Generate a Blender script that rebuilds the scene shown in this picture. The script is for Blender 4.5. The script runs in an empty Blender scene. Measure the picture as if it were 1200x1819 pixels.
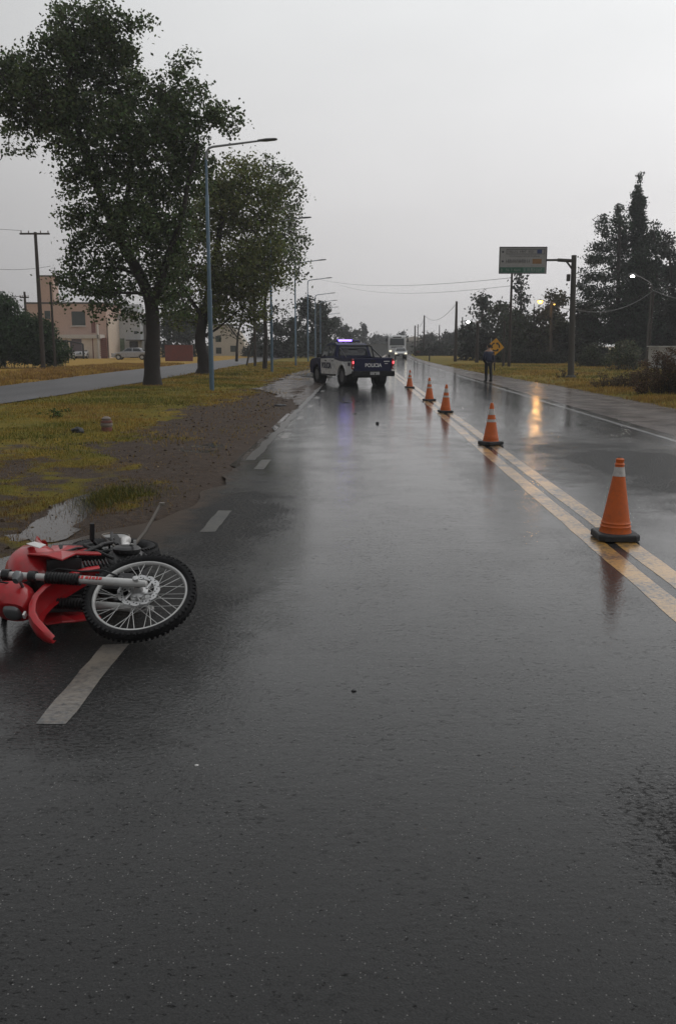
import bpy, bmesh, math, random
import numpy as np
from mathutils import Vector, Matrix, Quaternion, noise as mnoise

random.seed(7)
rng = np.random.default_rng(7)
SC = bpy.context.scene
COL = SC.collection

# ------------------------------------------------------------------ camera
F, HC, PITCH = 1580.0, 1.65, math.radians(10.58)
W0, H0 = 1200.0, 1819.0
cd = bpy.data.cameras.new('camera')
cam = bpy.data.objects.new('camera', cd)
COL.objects.link(cam)
cam.location = (0, 0, HC)
cam.rotation_euler = (math.radians(90) - PITCH, 0, 0)
cd.sensor_fit = 'HORIZONTAL'
cd.sensor_width = 36.0
cd.lens = 36.0 * F / W0
cd.clip_start = 0.05
cd.clip_end = 5000
SC.camera = cam

# ------------------------------------------------------------------ sky
world = bpy.data.worlds.new('World')
SC.world = world
world.use_nodes = True
nt = world.node_tree
nt.nodes.clear()
L = nt.links.new
wo = nt.nodes.new('ShaderNodeOutputWorld')
bg = nt.nodes.new('ShaderNodeBackground')
bg.inputs['Strength'].default_value = 0.1
sky = nt.nodes.new('ShaderNodeTexSky')
sky.sky_type = 'NISHITA'
sky.sun_disc = False
SUN_EL, SUN_AZ = math.radians(48), math.radians(55)
sky.sun_elevation = SUN_EL
sky.sun_rotation = SUN_AZ
sky.air_density = 1.0
sky.dust_density = 3.0
hsv = nt.nodes.new('ShaderNodeHueSaturation')
hsv.inputs['Saturation'].default_value = 0.12
hsv.inputs['Value'].default_value = 1.0
L(sky.outputs[0], hsv.inputs['Color'])
tc = nt.nodes.new('ShaderNodeTexCoord')
sep = nt.nodes.new('ShaderNodeSeparateXYZ')
L(tc.outputs['Generated'], sep.inputs[0])
ramp = nt.nodes.new('ShaderNodeValToRGB')       # overcast deck: palest at the horizon, zenith darkened to dim the near road's reflection
cr = ramp.color_ramp
cr.elements[0].position = 0.0
cr.elements[0].color = (0.73, 0.712, 0.715, 1)
cr.elements[1].position = 1.0
cr.elements[1].color = (0.52, 0.53, 0.54, 1)
e = cr.elements.new(0.14); e.color = (0.675, 0.665, 0.668, 1)
e = cr.elements.new(0.35); e.color = (0.68, 0.69, 0.695, 1)
L(sep.outputs['Z'], ramp.inputs[0])
mp = nt.nodes.new('ShaderNodeMapping')
mp.inputs['Scale'].default_value = (1.0, 1.0, 2.6)
L(tc.outputs['Generated'], mp.inputs[0])
nz = nt.nodes.new('ShaderNodeTexNoise')
nz.inputs['Scale'].default_value = 1.7
nz.inputs['Detail'].default_value = 5
nz.inputs['Roughness'].default_value = 0.5
L(mp.outputs[0], nz.inputs['Vector'])
mr = nt.nodes.new('ShaderNodeMapRange')
mr.inputs[1].default_value = 0.3; mr.inputs[2].default_value = 0.7
mr.inputs[3].default_value = 0.93; mr.inputs[4].default_value = 1.07
L(nz.outputs[0], mr.inputs[0])
# the sun sits behind the deck to the right: that side of the sky is a little paler
dot = nt.nodes.new('ShaderNodeVectorMath'); dot.operation = 'DOT_PRODUCT'
dot.inputs[1].default_value = (math.sin(SUN_AZ) * math.cos(SUN_EL), math.cos(SUN_AZ) * math.cos(SUN_EL), math.sin(SUN_EL))
L(tc.outputs['Generated'], dot.inputs[0])
mr2 = nt.nodes.new('ShaderNodeMapRange')
mr2.inputs[1].default_value = 0.1; mr2.inputs[2].default_value = 0.75
mr2.inputs[3].default_value = 0.42; mr2.inputs[4].default_value = 1.12
L(dot.outputs['Value'], mr2.inputs[0])
mul = nt.nodes.new('ShaderNodeMath'); mul.operation = 'MULTIPLY'
L(mr.outputs[0], mul.inputs[0]); L(mr2.outputs[0], mul.inputs[1])
mul2 = nt.nodes.new('ShaderNodeMath'); mul2.operation = 'MULTIPLY'
L(mul.outputs[0], mul2.inputs[0]); mul2.inputs[1].default_value = 12.3
vm = nt.nodes.new('ShaderNodeVectorMath'); vm.operation = 'SCALE'
L(ramp.outputs[0], vm.inputs[0]); L(mul2.outputs[0], vm.inputs['Scale'])
mix = nt.nodes.new('ShaderNodeMixRGB')
mix.inputs[0].default_value = 0.93
L(hsv.outputs[0], mix.inputs[1]); L(vm.outputs[0], mix.inputs[2])
L(mix.outputs[0], bg.inputs['Color'])
L(bg.outputs[0], wo.inputs['Surface'])

sd = bpy.data.lights.new('sun', 'SUN')
sd.energy = 0.5
sd.angle = math.radians(40)
sd.color = (1.0, 0.97, 0.93)
sun = bpy.data.objects.new('sun', sd)
COL.objects.link(sun)
sv = Vector((math.sin(SUN_AZ) * math.cos(SUN_EL), math.cos(SUN_AZ) * math.cos(SUN_EL), math.sin(SUN_EL)))
sun.rotation_euler = sv.to_track_quat('Z', 'Y').to_euler()
sun.location = (30, 30, 60)

SC.view_settings.view_transform = 'Standard'
SC.view_settings.look = 'None'
SC.view_settings.exposure = 0.0
SC.view_settings.gamma = 1.0
SC.view_settings.use_curve_mapping = False
SC.cycles.max_bounces = 6
SC.cycles.diffuse_bounces = 2
SC.cycles.glossy_bounces = 3
SC.cycles.transmission_bounces = 4
SC.cycles.transparent_max_bounces = 8
SC.cycles.volume_bounces = 0
SC.cycles.use_denoising = True
SC.cycles.sample_clamp_indirect = 4.0
SC.cycles.caustics_reflective = False
SC.cycles.caustics_refractive = False

# ------------------------------------------------------------------ place helpers (photo survey -> metres)
CP, SP = math.cos(PITCH), math.sin(PITCH)
def ray(px, py):
    x = (px - W0 / 2) / F
    v = (py - H0 / 2) / F
    return Vector((x, CP - v * SP, -SP - v * CP))
def G(px, py, z=0.0):
    d = ray(px, py)
    t = (z - HC) / d.z
    return Vector((d.x * t, d.y * t, z))
def AT(px, py, Y):
    d = ray(px, py)
    t = Y / d.y
    return Vector((d.x * t, Y, HC + d.z * t))
def proj(p):
    x, y, z = p[0], p[1], p[2] - HC
    dep = y * CP - z * SP
    return (W0 / 2 + F * x / dep, H0 / 2 + F * (-z * CP - y * SP) / dep)
def CX(Y):
    return 0.0235 * Y + 0.0002 * max(0.0, min(Y, 420.0) - 50.0) ** 2 + max(0.0, Y - 420.0) * 0.148
def CXn(Y):
    return 0.0235 * Y + 0.0002 * np.maximum(0.0, np.minimum(Y, 420.0) - 50.0) ** 2 + np.maximum(0.0, Y - 420.0) * 0.148

# ------------------------------------------------------------------ materials
MATS = {}
def nodes_of(m):
    m.use_nodes = True
    t = m.node_tree
    return t, t.nodes['Principled BSDF']
def N(t, kind, **kw):
    n = t.nodes.new('ShaderNode' + kind)
    for k, v in kw.items():
        if k.startswith('in_'):
            key = k[3:]
            n.inputs[int(key) if key.isdigit() else key.replace('_', ' ')].default_value = v
        else:
            setattr(n, k, v)
    return n
def mat(name, col=(.5, .5, .5), rough=.5, metal=0.0, var=.15, scale=6.0, bump=0.0, bscale=40.0, coat=0.0, emit=None, estr=0.0,
        dirt=0.0, alpha=1.0, obj=True, spec=None):
    if name in MATS:
        return MATS[name]
    m = bpy.data.materials.new(name)
    t, p = nodes_of(m)
    l = t.links.new
    g = N(t, 'TexCoord')
    src = g.outputs['Object']
    n1 = N(t, 'TexNoise', in_Scale=scale, in_Detail=6.0, in_Roughness=.6)
    l(src, n1.inputs['Vector'])
    r = N(t, 'MapRange', in_1=.25, in_2=.75, in_3=1 - var, in_4=1 + var)
    l(n1.outputs[0], r.inputs[0])
    v = N(t, 'VectorMath', operation='SCALE', in_0=col[:3])
    l(r.outputs[0], v.inputs['Scale'])
    last = v.outputs[0]
    if dirt > 0:
        n2 = N(t, 'TexNoise', in_Scale=scale * 3.1, in_Detail=8.0, in_Roughness=.75)
        l(src, n2.inputs['Vector'])
        r2 = N(t, 'MapRange', in_1=.48, in_2=.72, in_3=0.0, in_4=dirt)
        l(n2.outputs[0], r2.inputs[0])
        mx = N(t, 'MixRGB')
        mx.inputs[2].default_value = (.06, .05, .04, 1)
        l(r2.outputs[0], mx.inputs[0]); l(last, mx.inputs[1])
        last = mx.outputs[0]
    l(last, p.inputs['Base Color'])
    rr = N(t, 'MapRange', in_1=.3, in_2=.7, in_3=max(.02, rough * .8), in_4=min(1, rough * 1.2))
    l(n1.outputs[0], rr.inputs[0]); l(rr.outputs[0], p.inputs['Roughness'])
    p.inputs['Metallic'].default_value = metal
    if coat:
        p.inputs['Coat Weight'].default_value = coat
        p.inputs['Coat Roughness'].default_value = .08
    if spec is not None:
        p.inputs['Specular IOR Level'].default_value = spec
    if bump > 0:
        n3 = N(t, 'TexNoise', in_Scale=bscale, in_Detail=5.0, in_Roughness=.65)
        l(src, n3.inputs['Vector'])
        b = N(t, 'Bump', in_Strength=bump, in_Distance=.02)
        l(n3.outputs[0], b.inputs['Height']); l(b.outputs[0], p.inputs['Normal'])
    if emit:
        p.inputs['Emission Color'].default_value = (*emit, 1)
        p.inputs['Emission Strength'].default_value = estr
    MATS[name] = m
    return m

# ------------------------------------------------------------------ mesh helpers
class MB:
    def __init__(s):
        s.v = []; s.f = []
    def add(s, vs, fs):
        o = len(s.v)
        s.v.extend([tuple(p) for p in vs])
        s.f.extend([tuple(i + o for i in f) for f in fs])
        return s
    def box(s, c, d, M=None):
        cx, cy, cz = c; x, y, z = d[0] / 2, d[1] / 2, d[2] / 2
        vs = [Vector((cx + a * x, cy + b * y, cz + e_ * z)) for a in (-1, 1) for b in (-1, 1) for e_ in (-1, 1)]
        if M is not None: vs = [M @ p for p in vs]
        return s.add(vs, [(0, 1, 3, 2), (4, 6, 7, 5), (0, 4, 5, 1), (2, 3, 7, 6), (0, 2, 6, 4), (1, 5, 7, 3)])
    def tube(s, pts, rad, n=8, cap=True, squash=1.0):
        pts = [Vector(p) for p in pts]
        if not hasattr(rad, '__len__'): rad = [rad] * len(pts)
        vs = []; prev = None
        for i, p in enumerate(pts):
            a = pts[max(i - 1, 0)]; b = pts[min(i + 1, len(pts) - 1)]
            d = (b - a).normalized()
            if prev is None:
                up = Vector((0, 0, 1)) if abs(d.z) < .9 else Vector((0, 1, 0))
                prev = d.cross(up).normalized()
            prev = (prev - d * prev.dot(d)).normalized()
            q = d.cross(prev)
            for k in range(n):
                t = 2 * math.pi * k / n
                vs.append(p + (prev * math.cos(t) + q * math.sin(t) * squash) * rad[i])
        fs = []
        for i in range(len(pts) - 1):
            for k in range(n):
                a = i * n + k; b = i * n + (k + 1) % n
                fs.append((a, b, b + n, a + n))
        if cap:
            fs.append(tuple(range(n - 1, -1, -1)))
            m = (len(pts) - 1) * n
            fs.append(tuple(range(m, m + n)))
        return s.add(vs, fs)
    def lathe(s, prof, n=24, M=None, cap=True):
        vs = []
        for r, z in prof:
            for k in range(n):
                t = 2 * math.pi * k / n
                vs.append(Vector((r * math.cos(t), r * math.sin(t), z)))
        if M is not None: vs = [M @ p for p in vs]
        fs = []
        for i in range(len(prof) - 1):
            for k in range(n):
                a = i * n + k; b = i * n + (k + 1) % n
                fs.append((a, b, b + n, a + n))
        if cap:
            fs.append(tuple(range(n - 1, -1, -1)))
            m = (len(prof) - 1) * n
            fs.append(tuple(range(m, m + n)))
        return s.add(vs, fs)
    def torus(s, R, r, n=48, m=12, M=None, sq=1.0):
        vs = []
        for i in range(n):
            t = 2 * math.pi * i / n
            for k in range(m):
                u = 2 * math.pi * k / m
                rr = R + r * math.cos(u)
                vs.append(Vector((rr * math.cos(t), rr * math.sin(t), r * sq * math.sin(u))))
        if M is not None: vs = [M @ p for p in vs]
        fs = [(i * m + k, ((i + 1) % n) * m + k, ((i + 1) % n) * m + (k + 1) % m, i * m + (k + 1) % m) for i in range(n) for k in range(m)]
        return s.add(vs, fs)
    def prism(s, poly, y0, y1, M=None):
        """poly in xz extruded along y"""
        n = len(poly)
        vs = [Vector((x, y0, z)) for x, z in poly] + [Vector((x, y1, z)) for x, z in poly]
        if M is not None: vs = [M @ p for p in vs]
        fs = [tuple(range(n)), tuple(range(2 * n - 1, n - 1, -1))]
        fs += [(i, i + n, (i + 1) % n + n, (i + 1) % n) for i in range(n)]
        return s.add(vs, fs)
    def loft(s, rings, cap=True):
        n = len(rings[0]); vs = [p for r in rings for p in r]; fs = []
        for i in range(len(rings) - 1):
            for k in range(n):
                a = i * n + k; b = i * n + (k + 1) % n
                fs.append((a, b, b + n, a + n))
        if cap:
            fs.append(tuple(range(n - 1, -1, -1)))
            m = (len(rings) - 1) * n
            fs.append(tuple(range(m, m + n)))
        return s.add(vs, fs)
    def xf(s, M):
        s.v = [tuple(M @ Vector(p)) for p in s.v]; return s
    def mesh(s, name, m=None, smooth=False, recalc=True):
        me = bpy.data.meshes.new(name)
        me.from_pydata(s.v, [], s.f)
        if recalc:
            bm = bmesh.new(); bm.from_mesh(me)
            bmesh.ops.recalc_face_normals(bm, faces=bm.faces)
            bm.to_mesh(me); bm.free()
        if m: me.materials.append(m)
        if smooth:
            me.polygons.foreach_set('use_smooth', [True] * len(me.polygons))
            try: me.set_sharp_from_angle(angle=math.radians(smooth if smooth is not True else 40))
            except Exception: pass
        me.update()
        return me
    def build(s, name, m, parent=None, smooth=False, bevel=0, label=None, kind=None):
        return link(name, s.mesh(name, m, smooth), parent, bevel, label, kind)
def link(name, data, parent=None, bevel=0, label=None, kind=None):
    o = bpy.data.objects.new(name, data)
    COL.objects.link(o)
    if parent is not None: o.parent = parent
    if bevel:
        b = o.modifiers.new('bevel', 'BEVEL'); b.width = bevel; b.segments = 2; b.limit_method = 'ANGLE'
    if label: o['label'] = label
    if kind: o['kind'] = kind
    return o
def tag(o, label, cat, group=None):
    o['label'] = label; o['category'] = cat
    if group: o['group'] = group
    return o
def thing(name, label, cat, loc=(0, 0, 0), rotz=0.0, group=None):
    o = bpy.data.objects.new(name, None)
    COL.objects.link(o)
    o.location = loc; o.rotation_euler = (0, 0, rotz)
    o.empty_display_size = .2
    return tag(o, label, cat, group)
def kids(o): return [c for c in ALLK(o)]
def ALLK(o): return [c for c in bpy.data.objects if c.parent == o]
def copy_tree(o, parent=None):
    c = o.copy(); COL.objects.link(c)
    if parent is not None: c.parent = parent
    for ch in ALLK(o):
        copy_tree(ch, c)
    return c
def npmesh(name, verts, faces, m=None, col=None, smooth=False):
    """verts (n,3), faces (m,k) numpy; col (n,3) vertex colours"""
    me = bpy.data.meshes.new(name)
    nf, k = faces.shape
    me.vertices.add(len(verts)); me.vertices.foreach_set('co', np.asarray(verts, np.float32).ravel())
    me.loops.add(nf * k); me.loops.foreach_set('vertex_index', faces.astype(np.int32).ravel())
    me.polygons.add(nf)
    me.polygons.foreach_set('loop_start', np.arange(0, nf * k, k, dtype=np.int32))
    me.polygons.foreach_set('loop_total', np.full(nf, k, np.int32))
    if smooth: me.polygons.foreach_set('use_smooth', np.ones(nf, bool))
    me.update(calc_edges=True)
    if m: me.materials.append(m)
    if col is not None:
        a = me.attributes.new('tint', 'FLOAT_COLOR', 'POINT')
        c4 = np.ones((len(verts), 4), np.float32); c4[:, :3] = col
        a.data.foreach_set('color', c4.ravel())
    return me
def text_mesh(name, s, size, m, extrude=.003, bold=False):
    cu = bpy.data.curves.new(name, 'FONT'); cu.body = s; cu.size = size; cu.extrude = extrude
    cu.align_x = 'CENTER'; cu.align_y = 'CENTER'
    if bold: cu.offset = size * .035
    o = bpy.data.objects.new('tmp', cu); COL.objects.link(o)
    dg = bpy.context.evaluated_depsgraph_get(); dg.update()
    me = bpy.data.meshes.new_from_object(o.evaluated_get(dg))
    bpy.data.objects.remove(o); bpy.data.curves.remove(cu)
    me.name = name; me.materials.clear(); me.materials.append(m)
    return me
def fbm(x, y, sc, oct=4, seed=0.0):
    """value-ish noise for numpy arrays"""
    out = np.zeros(np.shape(x)); amp = 1.0; tot = 0
    for o_ in range(oct):
        r = np.random.default_rng(int(seed * 10) + o_)
        T = r.random((64, 64))
        u = x * sc * 2 ** o_ + 17.3 * o_; v = y * sc * 2 ** o_ + 9.1 * o_
        iu = np.floor(u).astype(int); iv = np.floor(v).astype(int)
        fu = u - iu; fv = v - iv; fu = fu * fu * (3 - 2 * fu); fv = fv * fv * (3 - 2 * fv)
        a = T[iu % 64, iv % 64]; b = T[(iu + 1) % 64, iv % 64]; c = T[iu % 64, (iv + 1) % 64]; d = T[(iu + 1) % 64, (iv + 1) % 64]
        out += amp * ((a * (1 - fu) + b * fu) * (1 - fv) + (c * (1 - fu) + d * fu) * fv)
        tot += amp; amp *= .5
    return out / tot
# ================================================================== GROUND, ROADS
S_L, S_R = -1.72, 5.92            # asphalt edges, metres from the road's own axis
def shoulder_right(Y):
    return np.interp(Y, [0, 36, 60, 100, 200, 500], [8.7, 8.4, 7.5, 6.9, 6.7, 6.5])
def street_in(Y):
    return np.interp(Y, [0, 24, 38, 76, 140, 500], [-10.1, -9.9, -9.6, -10.0, -11.5, -14])
def street_out(Y):
    return np.interp(Y, [0, 35, 57, 76, 140, 500], [-14.2, -14.3, -15.2, -15.4, -16.5, -19])
def smooth01(t):
    t = np.clip(t, 0, 1); return t * t * (3 - 2 * t)
PC = G(120, 914)
def redge(Y):
    return S_L - 1.15 * (1 - smooth01((Y - 6.3) / 3.2))
def wetpit(X, Y):
    d = np.hypot((X - PC.x + (Y - PC.y) * .10) / (.30 - (Y - PC.y) * .07), (Y - PC.y) / 1.25)
    return np.exp(-d ** 4)
def mudness(X, Y):
    s = X - CXn(Y)
    n = fbm(X, Y, .55, 4, 1.0); n2 = fbm(X, Y * .6, 1.9, 3, 2.0)
    edge = np.interp(Y, [0, 6, 9, 13, 18, 24, 30, 300], [-3.0, -2.9, -2.45, -3.3, -4.1, -4.3, -4.0, -3.6])
    n3 = fbm(X, Y, 4.2, 3, 12.0)
    left = smooth01((s - edge + (n - .5) * 3.4 + (n2 - .5) * 2.2 + (n3 - .5) * 1.4) / 1.3 + .5)
    nearz = smooth01((17.5 - Y + (n - .5) * 6) / 4)
    left = np.maximum(left, nearz * np.clip(.52 + (n2 - .5) * 1.5 + (n3 - .5) * 1.3, 0, 1) * (s < -1))
    right = smooth01((shoulder_right(Y) + .1 - s + (n2 - .5) * .5) / .35 + .5)
    st = smooth01((s - street_in(Y) + .0) / -.25 + .5) * smooth01((s - street_out(Y)) / .25 + .5)
    m = np.where(s < 2, np.maximum(left, st), right)
    # wheel ruts running along the verge
    rut = np.exp(-((s + 3.35 + (n - .5) * .5) / .22) ** 2) * smooth01((Y - 7) / 6) * smooth01((60 - Y) / 20)
    return np.clip(np.maximum(np.where(s < -1.0, np.maximum(m, rut * .7), m), wetpit(X, Y) * 1.5), 0, 1)
def ground_h(X, Y):
    s = X - CXn(Y)
    n = fbm(X, Y, .35, 3, 3.0) - .5; n2 = fbm(X, Y, 2.2, 3, 4.0) - .5
    dl = np.clip(redge(Y) - s, 0, 100); dr = np.clip(s - shoulder_right(Y) - .0, 0, 100)
    left = -.006 + .028 * smooth01(dl / .5) + .05 * smooth01((dl - 1.5) / 3) + smooth01(dl / .6) * (n * .05 + n2 * .045 + (fbm(X, Y, 6.0, 2, 21.0) - .5) * .02)
    stz = .075
    wst = smooth01((s - street_in(Y)) / -.9 + 1.0) * smooth01((s - street_out(Y)) / .9 + 1.0)
    left = left * (1 - wst) + (stz - .03) * wst
    right = -.02 + .07 * smooth01(dr / 1.2) + smooth01(dr / .8) * (n * .08 + n2 * .02)
    h = np.where(s < 2, np.where(dl > 0, left, -.04), np.where(dr > 0, right, -.04))
    w = wetpit(X, Y)
    return h * (1 - w) + (-.012 + n2 * .035) * w
def gh(x, y): return float(ground_h(np.array([float(x)]), np.array([float(y)]))[0])

def lines(segs):
    out = []
    for a, b, st in segs: out += list(np.arange(a, b, st))
    return np.array(out)
xs = lines([(-900, -100, 80), (-100, -22, 6), (-22, -9, .35), (-9, -1.2, .09), (-1.2, 5.6, .5), (5.6, 14, .14), (14, 34, .8), (34, 100, 6), (100, 901, 80)])
ys = lines([(-12, 2, 1.0), (2, 20, .09), (20, 45, .18), (45, 90, .5), (90, 200, 3), (200, 500, 15), (500, 3001, 100)])
XX, YY = np.meshgrid(xs, ys, indexing='ij')
XX = XX + CXn(YY)                       # columns follow the bend of the road
ZZ = ground_h(XX, YY)
MM = mudness(XX, YY)
nx, ny = XX.shape
vv = np.stack([XX.ravel(), YY.ravel(), ZZ.ravel()], 1)
ii, jj = np.meshgrid(np.arange(nx - 1), np.arange(ny - 1), indexing='ij')
a_ = (ii * ny + jj).ravel()
ff = np.stack([a_, a_ + ny, a_ + ny + 1, a_ + 1], 1)

def ground_mat():
    m = bpy.data.materials.new('verge_soil_and_grass')
    t, p = nodes_of(m); l = t.links.new
    at = N(t, 'Attribute', attribute_name='tint')
    sp = N(t, 'SeparateColor'); l(at.outputs['Color'], sp.inputs[0])
    geo = N(t, 'NewGeometry')
    nA = N(t, 'TexNoise', in_Scale=3.0, in_Detail=8.0, in_Roughness=.7); l(geo.outputs['Position'], nA.inputs['Vector'])
    nB = N(t, 'TexNoise', in_Scale=14.0, in_Detail=8.0, in_Roughness=.75); l(geo.outputs['Position'], nB.inputs['Vector'])
    nC = N(t, 'TexNoise', in_Scale=.45, in_Detail=4.0, in_Roughness=.6); l(geo.outputs['Position'], nC.inputs['Vector'])
    mud = N(t, 'ValToRGB'); cr = mud.color_ramp
    cr.elements[0].position = .3; cr.elements[0].color = (.024, .015, .010, 1)
    cr.elements[1].position = .72; cr.elements[1].color = (.105, .070, .047, 1)
    e = cr.elements.new(.5); e.color = (.056, .038, .027, 1)
    l(nB.outputs[0], mud.inputs[0])
    gr = N(t, 'ValToRGB'); cr = gr.color_ramp
    cr.elements[0].position = .25; cr.elements[0].color = (.06, .06, .009, 1)
    cr.elements[1].position = .75; cr.elements[1].color = (.34, .205, .032, 1)
    e = cr.elements.new(.47); e.color = (.135, .115, .014, 1)
    e = cr.elements.new(.6); e.color = (.22, .15, .022, 1)
    mixn = N(t, 'Math', operation='MULTIPLY_ADD', in_1=.55, in_2=0.0); l(nA.outputs[0], mixn.inputs[0])
    ad = N(t, 'Math', operation='MULTIPLY_ADD', in_1=.45); l(nC.outputs[0], ad.inputs[0]); l(mixn.outputs[0], ad.inputs[2])
    l(ad.outputs[0], gr.inputs[0])
    # straw-coloured side of the verge beyond the second street
    pc = N(t, 'MixRGB', in_0=0.0); pc.inputs[2].default_value = (.40, .225, .045, 1)
    fq = N(t, 'Math', operation='MULTIPLY', in_1=.6); l(sp.outputs[1], fq.inputs[0]); l(fq.outputs[0], pc.inputs[0])
    l(gr.outputs[0], pc.inputs[1])
    mk = N(t, 'MapRange', in_1=.35, in_2=.65)
    su = N(t, 'Math', operation='ADD'); l(sp.outputs[0], su.inputs[0])
    nn = N(t, 'Math', operation='MULTIPLY_ADD', in_1=.5, in_2=-.25); l(nB.outputs[0], nn.inputs[0]); l(nn.outputs[0], su.inputs[1])
    l(su.outputs[0], mk.inputs[0])
    mx = N(t, 'MixRGB'); l(mk.outputs[0], mx.inputs[0]); l(pc.outputs[0], mx.inputs[1]); l(mud.outputs[0], mx.inputs[2])
    l(mx.outputs[0], p.inputs['Base Color'])
    rg = N(t, 'MapRange', in_1=0.0, in_2=1.0, in_3=.9, in_4=.7); l(mk.outputs[0], rg.inputs[0])
    rg2 = N(t, 'Math', operation='MULTIPLY_ADD', in_1=.5, in_2=-.22); l(nA.outputs[0], rg2.inputs[0])
    rg3 = N(t, 'Math', operation='ADD', use_clamp=True); l(rg.outputs[0], rg3.inputs[0]); l(rg2.outputs[0], rg3.inputs[1])
    l(rg3.outputs[0], p.inputs['Roughness'])
    p.inputs['Specular IOR Level'].default_value = .16
    b1 = N(t, 'Bump', in_Strength=1.0, in_Distance=.05); l(nB.outputs[0], b1.inputs['Height'])
    nD = N(t, 'TexVoronoi', in_Scale=38.0); l(geo.outputs['Position'], nD.inputs['Vector'])
    b2 = N(t, 'Bump', in_Strength=.5, in_Distance=.008); l(nD.outputs[0], b2.inputs['Height']); l(b1.outputs[0], b2.inputs['Normal'])
    l(b2.outputs[0], p.inputs['Normal'])
    return m
colr = np.zeros((len(vv), 3)); colr[:, 0] = MM.ravel()
sfar = (XX - CXn(YY)).ravel()
colr[:, 1] = np.clip((-sfar - 14) / 1.0, 0, 1) + np.clip((sfar - 8) / 3, 0, 1) * .55 * fbm(XX.ravel(), YY.ravel(), .12, 3, 5.0) * 1.5
GM = ground_mat()
g_ = link('ground', npmesh('ground', vv, ff, GM, colr, smooth=True), kind='structure')

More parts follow.
